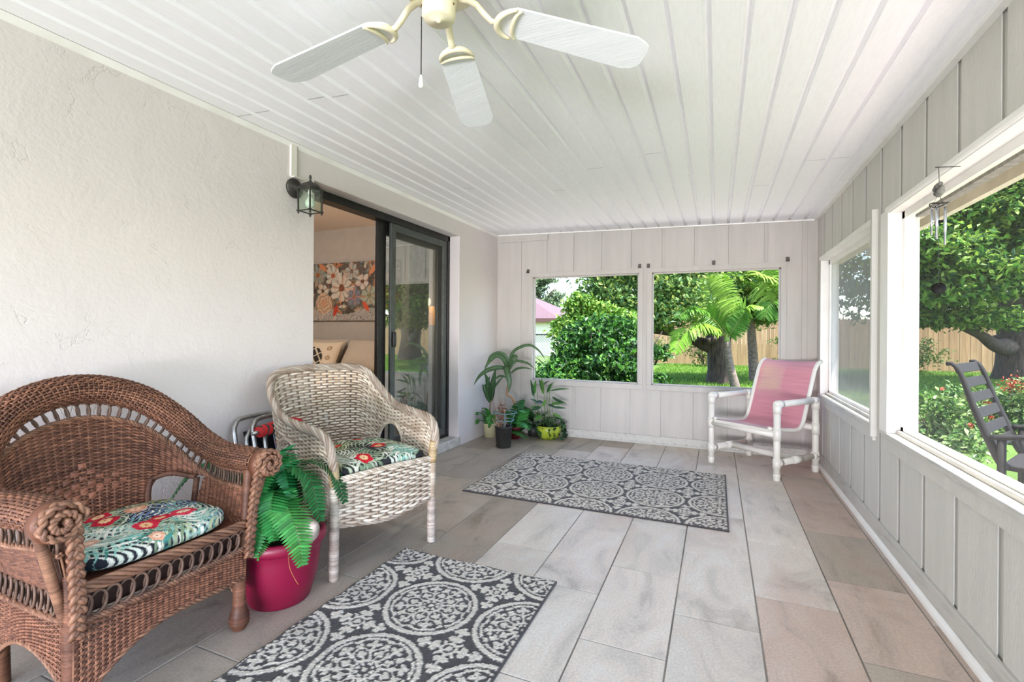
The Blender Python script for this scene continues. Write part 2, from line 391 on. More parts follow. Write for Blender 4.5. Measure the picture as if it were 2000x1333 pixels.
# header board over the left bay and the corner post
b.box(XL, -1.70, YB - 0.010, YB + 0.001, 2.115, 2.21); b.box(0.694, 0.735, YB - 0.012, YB + 0.001, 0.0, 2.13); b.box(0.735, XR, YB - 0.020, YB + 0.001, 0.0, 2.13)
struct(b.build('wall_back', M_siding))

def window_frame(name, u0, u1, z0, z1, put, mats, face=0.045, jam=0.09, stop=0.014, sillw=0.05, proud=0.012):
    """casing on the room side, jambs through the wall and a thin stop that carries the screen"""
    b = MB()
    def bx(a0, a1, d0, d1, c0, c1):
        P = np.array([put(a, d, c) for c in (c0, c1) for d in (d0, d1) for a in (a0, a1)])
        b.add(P, [(0, 2, 3, 1), (4, 5, 7, 6), (0, 1, 5, 4), (2, 6, 7, 3), (0, 4, 6, 2), (1, 3, 7, 5)])
    bx(u0 - face, u0, -proud, 0.001, z0, z1); bx(u1, u1 + face, -proud, 0.001, z0, z1)
    bx(u0 - face, u1 + face, -proud, 0.001, z1, z1 + face)
    bx(u0 - face, u1 + face, -proud - 0.004, 0.001, z0 - sillw, z0)
    bx(u0 - 0.02, u0, 0, jam, z0, z1); bx(u1, u1 + 0.02, 0, jam, z0, z1); bx(u0 - 0.02, u1 + 0.02, 0, jam, z1, z1 + 0.02); bx(u0 - 0.02, u1 + 0.02, 0, jam, z0 - 0.03, z0)
    s0 = 0.03
    bx(u0, u0 + stop, s0, s0 + 0.03, z0, z1); bx(u1 - stop, u1, s0, s0 + 0.03, z0, z1); bx(u0, u1, s0, s0 + 0.03, z1 - stop, z1); bx(u0, u1, s0, s0 + 0.03, z0, z0 + stop)
    o = struct(b.build(name, mats, bevel=0.002)); return o
window_frame('window_1', W1[0], W1[1], WZ0, WZ1, putb, M_siding)
window_frame('window_2', W2[0], W2[1], WZ0, WZ1, putb, M_siding)
b = MB(); b.box(XL, XR, YB - 0.016, YB + 0.001, 0.018, 0.084); b.box(XL, XR, YB - 0.026, YB, 0.0, 0.020)
struct(b.build('baseboard_back', M_weather, bevel=0.003))

gr = [1.960 + 0.3013 * k for k in range(-13, 11)]
putr = lambda u, d, z: (XR + d, u, z)
W3, W4, W5 = (3.262, 4.735), (0.62, 3.005), (-1.75, 0.38)     # far, near (runs out of the frame), and one added behind camera for light
RZ0, RZ1 = 0.605, 1.725
b = MB()
grooved(b, YF, YB + 0.01, 0, lambda u: RZ0 - 0.03, gr, putr)
grooved(b, YF, YB + 0.01, RZ1 + 0.02, lambda u: ceil_z(XR) + 0.02, gr, putr)
for a, c in ((YF, W5[0]), (W5[1], W4[0]), (W4[1], W3[0]), (W3[1], YB + 0.01)):
    grooved(b, a, c, RZ0 - 0.03, lambda u: RZ1 + 0.02, [], putr)
x0, x1 = XR + 0.012, XR + 0.12
b.box(x0, x1, YF, YB + 0.1, -0.15, RZ0 - 0.02); b.box(x0, x1, YF, YB + 0.1, RZ1 + 0.01, 2.16)
for a, c in ((YF, W5[0] - .01), (W5[1] + .01, W4[0] - .01), (W4[1] + .01, W3[0] - .01), (W3[1] + .01, YB + 0.1)):
    b.box(x0, x1, a, c, RZ0 - 0.03, RZ1 + 0.02)
struct(b.build('wall_right', M_siding2))

def side_window(name, u0, u1, z0, z1):
    b = MB()
    def bx(a0, a1, d0, d1, c0, c1, m=0):
        b.cur = m
        P = np.array([putr(a, d, c) for c in (c0, c1) for d in (d0, d1) for a in (a0, a1)])
        b.add(P, [(0, 2, 3, 1), (4, 5, 7, 6), (0, 1, 5, 4), (2, 6, 7, 3), (0, 4, 6, 2), (1, 3, 7, 5)])
    # jambs, head and sill board, painted white on the window side
    for a0, a1 in ((u0 - 0.012, u0 + 0.002), (u1 - 0.002, u1 + 0.012)): bx(a0, a1, -0.012, 0.10, z0 - 0.024, z1 + 0.016)
    bx(u0, u1, -0.012, 0.10, z1 - 0.002, z1 + 0.016); 
    bx(u0 - 0.03, u1 + 0.03, -0.024, 0.10, z0 - 0.026, z0, 2)
    bx(u0 - 0.03, u1 + 0.03, -0.016, 0.001, z0 - 0.085, z0 - 0.026, 1)        # apron
    # rounded white head moulding
    b.cur = 0; n = 9
    ang = np.linspace(0, pi, n); prof = [(-0.002 - 0.020 * sin(t), z1 + 0.020 + 0.020 * cos(t)) for t in ang] + [(0.0, z1), (0.0, z1 + 0.04)]
    rings = [[putr(u, d, z) for d, z in prof] for u in (u0 - 0.02, u1 + 0.02)]
    b.ring_strip(rings)
    # screen frame set back in the jamb
    f0, f1, w = 0.045, 0.068, 0.038
    bx(u0, u0 + w, f0, f1, z0, z1); bx(u1 - w, u1, f0, f1, z0, z1); bx(u0, u1, f0, f1, z1 - w, z1); bx(u0, u1, f0, f1, z0, z0 + w, 0); bx(u0, u1, f0 - .02, f0, z0, z0 + .018, 2)
    return struct(b.build(name, [M_white, M_siding2, M_weather], bevel=0.0015))
w3 = side_window('window_3', W3[0], W3[1], RZ0, RZ1); w4 = side_window('window_4', W4[0], W4[1], RZ0, RZ1); side_window('window_5', W5[0], W5[1], RZ0, RZ1)
# post casing between the side windows
b = MB(); b.box(XR - 0.0145, XR + .001, W4[1] - 0.006, W4[1] + 0.115, RZ0 - 0.002, RZ1 + 0.018); b.cur = 1
b.box(XR - 0.030, XR, W3[0] - 0.050, W3[0] - 0.022, RZ0 - 0.06, RZ1 + 0.07)
struct(b.build('trim_4', [M_white, M_siding2], bevel=0.002))
b = MB(); b.box(XR - 0.014, XR + 0.001, YF, YB, 0.02, 0.105)
struct(b.build('baseboard_right', M_weather, bevel=0.003))
b = MB(); n = 7; prof = [(XR - 0.03 * cos(t), 0.032 * sin(t)) for t in np.linspace(0, pi / 2, n)] + [(XR, 0.0)]
b.ring_strip([[(x, y, z) for x, z in prof] for y in (YF, YB - 0.02)])
struct(b.build('trim_5', M_white))

# insect screens of the side windows (woven mesh seen as a grey veil)
def screen_mat(name, col, alpha, thru=0.3, gloss=0.0):
    m = bpy.data.materials.new(name); m.use_nodes = True; N = m.node_tree.nodes; L = m.node_tree.links
    N.remove(N['Principled BSDF']); out = N['Material Output']
    tr = N.new('ShaderNodeBsdfTransparent'); d0 = N.new('ShaderNodeBsdfDiffuse'); d0.inputs[0].default_value = lin(col); t0 = N.new('ShaderNodeBsdfTranslucent'); t0.inputs[0].default_value = lin(col); df = N.new('ShaderNodeMixShader'); df.inputs[0].default_value = thru; L.new(d0.outputs[0], df.inputs[1]); L.new(t0.outputs[0], df.inputs[2])
    mx = N.new('ShaderNodeMixShader'); tc = N.new('ShaderNodeTexCoord')
    wv = N.new('ShaderNodeTexNoise'); wv.inputs['Scale'].default_value = 5; mp = N.new('ShaderNodeMapping'); mp.inputs['Scale'].default_value = (1, 130, 6)
    L.new(tc.outputs['Object'], mp.inputs[0]); L.new(mp.outputs[0], wv.inputs['Vector'])
    mr = N.new('ShaderNodeMapRange'); mr.inputs[1].default_value = 0.3; mr.inputs[2].default_value = 0.7; mr.inputs[3].default_value = alpha - 0.06; mr.inputs[4].default_value = alpha + 0.06
    L.new(wv.outputs['Fac'], mr.inputs[0]); L.new(mr.outputs[0], mx.inputs[0])
    L.new(tr.outputs[0], mx.inputs[1])
    if gloss:
        gl = N.new('ShaderNodeBsdfGlossy'); gl.inputs['Roughness'].default_value = 0.25; gl.inputs[0].default_value = (.8, .8, .8, 1); g2 = N.new('ShaderNodeMixShader'); g2.inputs[0].default_value = gloss
        L.new(df.outputs[0], g2.inputs[1]); L.new(gl.outputs[0], g2.inputs[2]); L.new(g2.outputs[0], mx.inputs[2])
    else: L.new(df.outputs[0], mx.inputs[2])
    L.new(mx.outputs[0], out.inputs['Surface']); return m
def screen(name, u0, u1, z0, z1, m, wr, parent):
    nu, nz = 60, 50; G = np.zeros((nu, nz, 3))
    for i in range(nu):
        for j in range(nz):
            u = u0 + (u1 - u0) * i / (nu - 1); z = z0 + (z1 - z0) * j / (nz - 1)
            e = min(i, nu - 1 - i, j, nz - 1 - j) / 6.0; e = min(1, e)
            d = wr * e * (0.6 * sin(11 * u + 4 * sin(5 * z)) + 0.4 * sin(31 * u - 13 * z + 2 * sin(9 * u)) + 0.3 * sin(47 * u + 23 * z))
            G[i, j] = putr(u, 0.058 + d, z)
    b = MB(); b.grid(G); o = b.build(name, m, parent, smooth=True); return o
screen('screen', W3[0] + .02, W3[1] - .02, RZ0 + .02, RZ1 - .02, screen_mat('shade_screen', (150, 150, 150), 0.74, thru=0.12, gloss=0.08), 0.007, w3)
screen('screen', W4[0] + .02, W4[1] - .02, RZ0 + .02, RZ1 - .02, screen_mat('insect_screen', (140, 136, 132), 0.115), 0.0, w4)
# outer stud beside the near window, weathered wood, and its outside casing
b = MB(); b.box(XR + 0.10, XR + 0.14, W4[0], W4[1], RZ1 - 0.03, RZ1 + 0.12)
struct(b.build('trim_6', mat('bare_stud', (158, 150, 148), (128, 122, 122), rough=0.9, nscale=14, stretch=(3, 3, 0.5), bump=0.3)))

# ---- sliding door
XD = -2.405
b = MB()
b.box(XD - 0.10, XD, OY0 - 0.005, OY1, OZ1 - 0.055, OZ1); b.box(XD - 0.10, XD, OY1 - 0.035, OY1, STEP, OZ1); b.box(XD - 0.10, XD, OY0 - 0.005, OY0 + 0.005, STEP, OZ1); b.box(XD - 0.10, XD, OY0, OY1, STEP - 0.002, STEP + 0.022)
door = struct(b.build('door_1', M_black, bevel=0.003))
def leaf(y0, y1, x0, x1, st, m, name):
    b = MB(); z0, z1 = STEP + 0.022, OZ1 - 0.055
    b.box(x0, x1, y0, y0 + st, z0, z1); b.box(x0, x1, y1 - st, y1, z0, z1); b.box(x0, x1, y0 + st, y1 - st, z1 - st, z1); b.box(x0, x1, y0 + st, y1 - st, z0, z0 + st * 1.2)
    return b.build(name, m, door, bevel=0.003)
def glass_mat(name, tint, refl, extra):
    m = bpy.data.materials.new(name); m.use_nodes = True; N = m.node_tree.nodes; L = m.node_tree.links
    N.remove(N['Principled BSDF']); out = N['Material Output']
    tr = N.new('ShaderNodeBsdfTransparent'); tr.inputs[0].default_value = (*tint, 1); gl = N.new('ShaderNodeBsdfGlossy'); gl.inputs['Roughness'].default_value = 0.012; gl.inputs[0].default_value = (*refl, 1)
    fr = N.new('ShaderNodeLayerWeight'); fr.inputs[0].default_value = 0.5; pw = N.new('ShaderNodeMath'); pw.operation = 'POWER'; pw.inputs[1].default_value = 4.0; L.new(fr.outputs['Facing'], pw.inputs[0])
    ad = N.new('ShaderNodeMath'); ad.operation = 'MULTIPLY_ADD'; ad.inputs[1].default_value = 1 - extra; ad.inputs[2].default_value = extra; ad.use_clamp = True
    L.new(pw.outputs[0], ad.inputs[0]); mx = N.new('ShaderNodeMixShader'); L.new(ad.outputs[0], mx.inputs[0]); L.new(tr.outputs[0], mx.inputs[1]); L.new(gl.outputs[0], mx.inputs[2]); L.new(mx.outputs[0], out.inputs['Surface'])
    return m
leaf(3.07, OY1 - 0.03, XD - 0.085, XD - 0.055, 0.10, M_black, 'glass_panel_frame')
b = MB(); b.box(XD - 0.072, XD - 0.068, 3.16, OY1 - 0.12, STEP + .1, OZ1 - 0.13); b.build('glass_pane', glass_mat('door_glass', (0.80, 0.83, 0.80), (0.97, 1, 0.96), 0.44), door)
leaf(3.175, OY1 - 0.045, XD - 0.030, XD - 0.008, 0.062, M_grey_alu, 'screen_panel_frame')
b = MB(); b.add([(XD - 0.02, 3.22, STEP + .07), (XD - 0.02, OY1 - .09, STEP + .07), (XD - 0.02, OY1 - .09, OZ1 - .1), (XD - 0.02, 3.22, OZ1 - .1)], [(0, 1, 2, 3)])
b.build('screen_cloth', screen_mat('door_screen', (150, 146, 138), 0.24), door)
b = MB(); b.box(XD - 0.008, XD + 0.014, 3.188, 3.222, 0.98, 1.10); b.box(XD + .012, XD + 0.022, 3.196, 3.214, 0.995, 1.085); b.build('handle', M_black, door, bevel=0.004)

# ---- bedroom seen through the door
M_bedwall = mat('bedroom_paint', (176, 170, 164), (170, 164, 158), rough=0.8)
b = MB(); b.box(-6.9, -2.56, 5.12, 5.22, 0.0, 2.6); struct(b.build('wall_bedroom_back', M_bedwall))
b = MB(); b.box(-7.0, -6.9, 0.8, 5.22, 0.0, 2.6); b.box(-6.9, -2.56, 0.7, 0.8, 0.0, 2.6); struct(b.build('wall_bedroom_side', M_bedwall))
b = MB(); b.box(-7.0, -2.56, 0.7, 5.22, 2.5, 2.62); struct(b.build('ceiling_bedroom', mat('bedroom_ceiling', (222, 214, 205), rough=0.8)))
b = MB(); b.box(-7.0, -2.5, 0.7, 5.22, -0.02, 0.085); struct(b.build('floor_bedroom', mat('bedroom_floor', (150, 118, 92), (128, 98, 76), rough=0.5, stretch=(1, 9, 1))))
b = MB(); b.box(-7.1, -2.45, 0.6, 5.3, 2.64, 2.8); b.box(-2.7, -2.56, 0.7, 5.22, 2.30, 2.64); struct(b.build('roof_bedroom', M_roof))

# ================================================================== ceiling fan
M_cream = mat('cream_enamel', (238, 228, 200), (231, 219, 190), rough=0.35, nscale=12)
M_blade = mat('blade_grain', (232, 233, 236), (225, 226, 230), rough=0.5, nscale=2.2, ndetail=6, stretch=(1.2, 14, 1), bump=0.10, bscale=14)
FCX, FCY, FR = -0.756, 1.210, 0.650
def FZ(r): return 2.040 - 0.055 * (r - 0.20) / 0.45
fan = thing('ceiling_fan', 'white five-bladed ceiling fan with cream metalwork hanging from the ribbed ceiling', 'ceiling fan', (FCX, FCY, 0))
b = MB(); zc = ceil_z(FCX)
b.lathe([(0.0, zc + 0.002), (0.09, zc + 0.002), (0.10, zc - 0.008), (0.118, zc - 0.02), (0.120, zc - 0.05), (0.10, zc - 0.066), (0.06, zc - 0.075), (0.0, zc - 0.075)], n=40)
b.build('motor_housing', M_cream, fan, smooth=True)
b = MB(); b.lathe([(0.0, 2.092), (0.052, 2.092), (0.053, 2.068), (0.049, 2.064), (0.049, 2.026), (0.046, 2.018), (0.040, 2.013), (0.007, 2.012), (0.006, 2.008), (0.0, 2.007)], n=36)
b.build('switch_housing', M_cream, fan, smooth=True)
M_screw = mat('brass_screw', (110, 72, 40), rough=0.4, metal=0.6)
for k in range(5): a = k * 1.257; b = MB(); b.sphere((0.049 * cos(a), 0.049 * sin(a), 2.050), 0.0032, 8, 6); b.build('screw', M_screw, fan, smooth=True)
for k in range(5):
    A = RAD(34.5 + 72 * k); d = np.array([cos(A), sin(A), 0]); t = np.array([-sin(A), cos(A), 0]); pt = RAD(-7)
    tt = t * cos(pt) + np.array([0, 0, sin(pt)])
    b = MB(); out = []
    r0, r1, w0, w1 = 0.175, FR, 0.058, 0.070
    for s in np.linspace(-1, 1, 13): out.append((r0 + 0.038 * (1 - abs(s) ** 2.2) ** 0 * (abs(s) ** 2.4), s * w0))          # rounded root
    L_ = [(r0 + 0.05 * abs(s) ** 2.5, s * w0) for s in np.linspace(-1, 1, 11)]
    R_ = [(r1 - 0.055 * abs(s) ** 5, s * w1) for s in np.linspace(1, -1, 13)]
    poly = [d * r + tt * w + np.array([0, 0, FZ(r)]) for r, w in L_ + R_]
    nrm = np.cross(d + np.array([0, 0, -.12]), tt); nrm /= np.linalg.norm(nrm); b.prism([p - nrm * 0.003 for p in poly], nrm * 0.006)
    bl = b.build('blade', M_blade, fan, bevel=0.0015)
    b = MB()     # S-shaped arm and crescent holder below the blade root
    path = [d * r + np.array([0, 0, z]) for r, z in ((0.055, 2.088), (0.085, 2.086), (0.11, 2.076), (0.135, 2.050), (0.155, 2.032), (0.178, FZ(.178) - 0.011))]
    b.tube(path, [0.014, 0.0125, 0.0115, 0.011, 0.0105, 0.0095], 10, flat=0.7, up=tuple(np.array([0, 0, 1.0])))
    cres = []
    for s in np.linspace(-1, 1, 17):
        an = s * RAD(80); cres.append(d * (0.235 - 0.062 * cos(an)) + tt * (0.058 * sin(an)) - nrm * 0.011 * (1 if nrm[2] > 0 else -1) + np.array([0, 0, FZ(.2)]))
    b.tube(cres, [0.004 + 0.006 * cos(s * pi / 2) for s in np.linspace(-1, 1, 17)], 8)
    cres = []
    for s in np.linspace(-1, 1, 17):
        an = s * RAD(80); cres.append(d * (0.243 - 0.022 * cos(an)) + tt * (0.058 * sin(an)) - nrm * 0.011 * (1 if nrm[2] > 0 else -1) + np.array([0, 0, FZ(.2)]))
    b.tube(cres, [0.004 + 0.003 * cos(s * pi / 2) for s in np.linspace(-1, 1, 17)], 8)
    b.build('blade_iron', M_cream, fan, smooth=True)
pc = at(833, 38, 1.40) - np.array([FCX, FCY, 0])
b = MB()
zt, zb = 2.018, 1.845
pcx, pcy = -0.040, -0.030
for z in np.arange(zb + 0.002, zt, 0.0042): b.sphere((pcx, pcy, z), 0.0021, 6, 4)
b.build('pull_chain', mat('chain', (70, 66, 60), rough=0.35, metal=0.8), fan, smooth=True)
b = MB(); b.lathe([(0.0, zb + .003), (0.003, zb + .002), (0.0045, zb - .006), (0.0072, zb - .026), (0.0065, zb - .032), (0.003, zb - .035), (0.0, zb - .035)], (pcx, pcy, 0), n=14)
b.build('pull_knob', M_white, fan, smooth=True)

# ================================================================== wall lantern and cable cover
M_bronze = mat('weathered_bronze', (52, 50, 46), (84, 82, 76), rough=0.55, metal=0.4, nscale=40, nlo=0.45, nhi=0.8)
LX, LY = -2.185, 2.115
lan = thing('wall_lantern', 'dark bronze box lantern with glass sides on a round plate beside the sliding door', 'wall lamp', (XL, LY, 1.93))
def rel(o): return np.array(o.location)
b = MB(); b.lathe([(0.0, 0.034), (0.018, 0.032), (0.026, 0.022), (0.052, 0.015), (0.057, 0.008), (0.058, 0.0), (0.0, 0.0)], (0.0, -0.012, 0.012), n=32, axis='x')
b.build('wall_plate', M_bronze, lan, smooth=True)
b = MB(); b.tube([(0.02, -0.012, 0.012), (0.05, -0.008, 0.016), (0.075, -0.002, 0.012), (0.10, 0.0, 0.008)], 0.010, 10); b.build('arm', M_bronze, lan, smooth=True)
b = MB(); cx = LX - XL; h = 0.047
b.box(cx - h - .004, cx + h + .004, -h - .004, h + .004, -0.006, 0.002)
prof = [(0.060, 0.002), (0.056, 0.012), (0.044, 0.026), (0.025, 0.034), (0.012, 0.037)]
b.lathe(prof, (cx, 0, 0), n=32)
b.lathe([(0.012, 0.037), (0.013, 0.042), (0.006, 0.048), (0.005, 0.056), (0.0075, 0.062), (0.0075, 0.072), (0.004, 0.080), (0.0005, 0.083)], (cx, 0, 0), n=14)
b.build('cap', M_bronze, lan, smooth=False)
b = MB()
for sx in (-1, 1):
    for sy in (-1, 1): b.bar((cx + sx * h, sy * h, 0.0), (cx + sx * (h - .003), sy * (h - .003), -0.148), 0.007, 0.007, up=(1, 0, 0))
k = h - .003
for s in (-1, 1):
    b.bar((cx - k - .012, s * k, -0.132), (cx + k + .012, s * k, -0.132), 0.006, 0.006); b.bar((cx + s * k, -k - .012, -0.132), (cx + s * k, k + .012, -0.132), 0.006, 0.006)
b.build('cage', M_bronze, lan)
M_clear = glass_mat('lantern_glass', (0.93, 0.97, 0.93), (0.9, 0.95, 0.9), 0.06)
b = MB(); q = h - .005
for s in (-1, 1):
    b.box(cx - q, cx + q, s * q - .001, s * q + .001, -0.129, -0.006); b.box(cx + s * q - .001, cx + s * q + .001, -q, q, -0.129, -0.006)
b.build('glass', M_clear, lan)
b = MB(); b.lathe([(0.0, -0.006), (0.012, -0.008), (0.013, -0.03), (0.011, -0.034), (0.0, -0.034)], (cx, 0, 0), n=16); b.build('socket', M_white, lan, smooth=True)
b = MB(); b.lathe([(0.010, -0.034), (0.014, -0.05), (0.026, -0.075), (0.028, -0.088), (0.022, -0.105), (0.008, -0.113), (0.0005, -0.114)], (cx, 0, 0), n=20)
b.build('bulb', mat('frosted_bulb', (214, 224, 212), rough=0.25), lan, smooth=True)
b = MB(); b.box(XL, XL + 0.014, 2.070, 2.112, 2.006, 2.196); b.box(XL, XL + 0.035, 2.075, 2.155, 2.000, 2.006)
tag(b.build('cable_cover', mat('cover_paint', (222, 217, 208), rough=0.7), bevel=0.002), 'narrow painted cable cover on the stucco wall above the lantern', 'cable cover')

# ================================================================== window-shade hooks above the end windows
M_hook = mat('tarnished_clip', (88, 82, 76), (60, 56, 52), rough=0.5, metal=0.6, nscale=90)
hooks = [(-1.925, 'small metal shade clip at the left end of the left end-window header'),
         (-0.722, 'small metal shade clip above the right corner of the left end window'),
         (-0.637, 'small metal shade clip above the left corner of the right end window'),
         (-0.035, 'small metal shade clip above the middle of the right end window'),
         (0.580, 'small metal shade clip above the right corner of the right end window')]
for i, (x, lab) in enumerate(hooks):
    b = MB(); z = WZ1 + 0.047
    b.box(-0.014, 0.014, -0.016, -0.0125, 0.002, 0.040); b.box(-0.014, 0.014, -0.016, 0.0, 0.036, 0.040); b.box(-0.014, 0.014, -0.030, -0.0125, 0.002, 0.006); b.box(-0.014, 0.014, -0.030, -0.027, 0.002, 0.020)
    o = b.build('shade_hook', M_hook); o.location = (x, YB, z)
    tag(o, lab, 'hook', 'shade hooks above the end windows')

# ================================================================== rugs
M_rug = mat('rug_yarn', (255, 255, 255), (225, 225, 225), rough=0.95, attr=True, nscale=160, nlo=0.3, nhi=0.7, spec=0.1, bump=0.5, bscale=320, bdist=0.004, sheen=0.2)
def medallion(X, Y, P=0.396, R=0.187):
    """1 where the cream yarn is; X,Y measured from a medallion centre"""
    cx = np.round(X / P) * P; cy = np.round(Y / P) * P
    x, y = X - cx, Y - cy; r = np.hypot(x, y) / R; a = np.arctan2(y, x)
    out = np.zeros_like(X, bool)
    out |= (r > 0.90) & (r < 1.0)
    inner = r < 0.84
    f = (a + pi / 8) % (pi / 4) - pi / 8                 # folded on the eight inner loops
    g = a % (pi / 4) - pi / 8                            # folded on the eight outer loops
    web = inner & (r > 0.20)
    def loop(th, c, rx, ry):
        u = r * np.cos(th) - c; v = r * np.sin(th); return (u / rx) ** 2 + (v / ry) ** 2, u, v
    e1, u1, v1 = loop(f, 0.40, 0.155, 0.135); e2, u2, v2 = loop(g, 0.665, 0.155, 0.205)
    dark = (e1 < 1) | (e2 < 1)
    tre = (np.hypot(u1 + 0.0, np.abs(v1) - 0.055) < 0.045) | (np.hypot(u1 - 0.06, v1) < 0.05) | ((np.abs(v1) < 0.022) & (u1 < 0.03) & (u1 > -0.155))
    tre2 = (np.hypot(u2 + 0.01, np.abs(v2) - 0.095) < 0.05) | (np.hypot(u2 - 0.065, v2) < 0.055) | ((np.abs(v2) < 0.03) & (u2 < 0.05) & (u2 > -0.155)) | ((np.abs(u2 + 0.02) < 0.03) & (np.abs(v2) < 0.08))
    gap = (r > 0.70) & (np.abs(f) < 0.20) & inner         # dark notch with a cream wedge near the rim
    wedge = gap & (r > 0.735) & (r < 0.815) & (np.abs(f) < 0.13 * (r - 0.70) / 0.10)
    rim = (r > 0.80) & (r < 0.86) & (np.abs(g) < 0.26)
    o = web & ~dark & ~gap
    o |= (e1 < 1) & tre; o |= (e2 < 1) & tre2; o |= wedge; o |= rim
    core = (r < 0.22) & ((np.hypot(r * np.cos(f) - 0.15, r * np.sin(f)) < 0.040) | (r < 0.05))
    o |= core
    out |= o & (r < 0.87)
    # fleur stars in the gaps between four medallions
    sx = (X - P / 2) - np.round((X - P / 2) / P) * P; sy = (Y - P / 2) - np.round((Y - P / 2) / P) * P
    A, B_ = np.abs(sx), np.abs(sy); lo, hi = np.minimum(A, B_), np.maximum(A, B_); rr = np.hypot(sx, sy)
    st = (rr < 0.013) | ((rr > 0.021) & (rr < 0.031))
    st |= (lo < 0.0065) & (hi > 0.03) & (hi < 0.118)
    st |= (np.hypot(hi - 0.055, lo - 0.014) < 0.014) | (np.hypot(hi - 0.098, lo - 0.016) < 0.012) | (np.hypot(hi - 0.115, lo) < 0.012)
    st |= (np.abs(A - B_) < 0.008) & (rr > 0.028) & (rr < 0.052)
    out |= st & (np.hypot(x, y) > R * 1.04)
    return out
def rug(name, x0, x1, y0, y1, mx, my, cell, label, wav=0.0, rot=0.0):
    nx, ny = int((x1 - x0) / cell), int((y1 - y0) / cell)
    gx = np.linspace(x0, x1, nx); gy = np.linspace(y0, y1, ny); X, Y = np.meshgrid(gx, gy, indexing='ij')
    jx = X + rng.normal(0, 0.0012, X.shape); jy = Y + rng.normal(0, 0.0012, X.shape)
    c = medallion(jx - mx, jy - my)
    ed = (X < x0 + 0.008) | (X > x1 - 0.008) | (Y < y0 + 0.008) | (Y > y1 - 0.008); c &= ~ed
    cr, dk = lin3((216, 208, 195)), lin3((80, 76, 75))
    C = np.where(c[..., None], cr, dk) * rng.normal(1, 0.08, X.shape)[..., None]
    Z = 0.009 + 0.003 * c + rng.normal(0, 0.0006, X.shape); Z[ed] = 0.007
    dX = np.zeros_like(X)
    if wav:
        t = (X - x0) / (x1 - x0)
        dX = wav * (np.sin(Y * 21 + 1) + 0.6 * np.sin(Y * 37)) * (1 - t) ** 2
        Z += (1 - t) ** 6 * 0.004 * (1 + np.sin(Y * 21 + 1))
        Y = Y + wav * 0.8 * np.sin(X * 17) * ((Y - y0) / (y1 - y0)) ** 3
    V = np.stack([X + dX, Y, Z], -1)
    b = MB(); b.grid(V, C)
    # bound edge down to the floor
    per = [V[i, 0] for i in range(nx)] + [V[-1, j] for j in range(1, ny)] + [V[i, -1] for i in range(nx - 2, -1, -1)] + [V[0, j] for j in range(ny - 2, 0, -1)]
    per = np.array(per); low = per.copy(); low[:, 2] = 0.0005; n = len(per)
    b.add(np.vstack([per, low]), [(i, i + n, (i + 1) % n + n, (i + 1) % n) for i in range(n)], lin3((62, 60, 62)))
    return tag(b.build(name, M_rug, smooth=False), label, 'rug')
rug('medallion_rug', -1.615, 0.070, 2.935, 4.102, -1.166, 3.332, 0.0068, 'large charcoal and cream medallion rug in front of the end windows')
rug('medallion_rug', -1.435, -0.640, 0.82, 2.025, -1.040, 1.640, 0.0052, 'smaller charcoal and cream medallion rug with a wavy edge beside the wicker chairs', wav=0.006)

# ================================================================== wicker helpers
def resample(P, n):
    P = np.asarray(P, float)
    # Catmull-Rom through the points, then even arc length
    Q = np.vstack([2 * P[0] - P[1], P, 2 * P[-1] - P[-2]]); out = []
    for i in range(1, len(Q) - 2):
        for t in np.linspace(0, 1, 24, endpoint=False):
            p0, p1, p2, p3 = Q[i - 1], Q[i], Q[i + 1], Q[i + 2]
            out.append(0.5 * (2 * p1 + (p2 - p0) * t + (2 * p0 - 5 * p1 + 4 * p2 - p3) * t ** 2 + (3 * p1 - p0 - 3 * p2 + p3) * t ** 3))
    out.append(P[-1]); out = np.array(out)
    d = np.r_[0, np.cumsum(np.linalg.norm(np.diff(out, axis=0), axis=1))]
    s = np.linspace(0, d[-1], n)
    return np.stack([np.interp(s, d, out[:, k]) for k in range(3)], 1)
def frames(P, u0=(0, 0, 1.0)):
    T = np.empty_like(P); T[1:-1] = P[2:] - P[:-2]; T[0] = P[1] - P[0]; T[-1] = P[-1] - P[-2]
    T /= np.linalg.norm(T, axis=1, keepdims=True)
    u = np.array(u0, float)
    if abs(T[0] @ u) > 0.9: u = np.array([1.0, 0.2, 0])
    U = np.empty_like(P)
    for i in range(len(P)):
        u = u - T[i] * (T[i] @ u); u /= np.linalg.norm(u); U[i] = u
    return T, U, np.cross(T, U)
def snoise(n, k=6):
    """smooth 0..1 noise of length n"""
    a = rng.random(max(2, int(n / k) + 3)); x = np.linspace(0, len(a) - 1.001, n)
    i = x.astype(int); f = x - i; f = f * f * (3 - 2 * f)
    return a[i] * (1 - f) + a[i + 1] * f
class Tone:
    def __init__(s, lo, hi, k=8, bias=0.0): s.lo, s.hi, s.k, s.bias = lin3(lo), lin3(hi), k, bias
    def __call__(s, n, off=0.0):
        t = np.clip(0.65 * snoise(n, s.k) + 0.35 * rng.random() + s.bias + off, 0, 1)
        return s.lo + (s.hi - s.lo) * t[:, None]
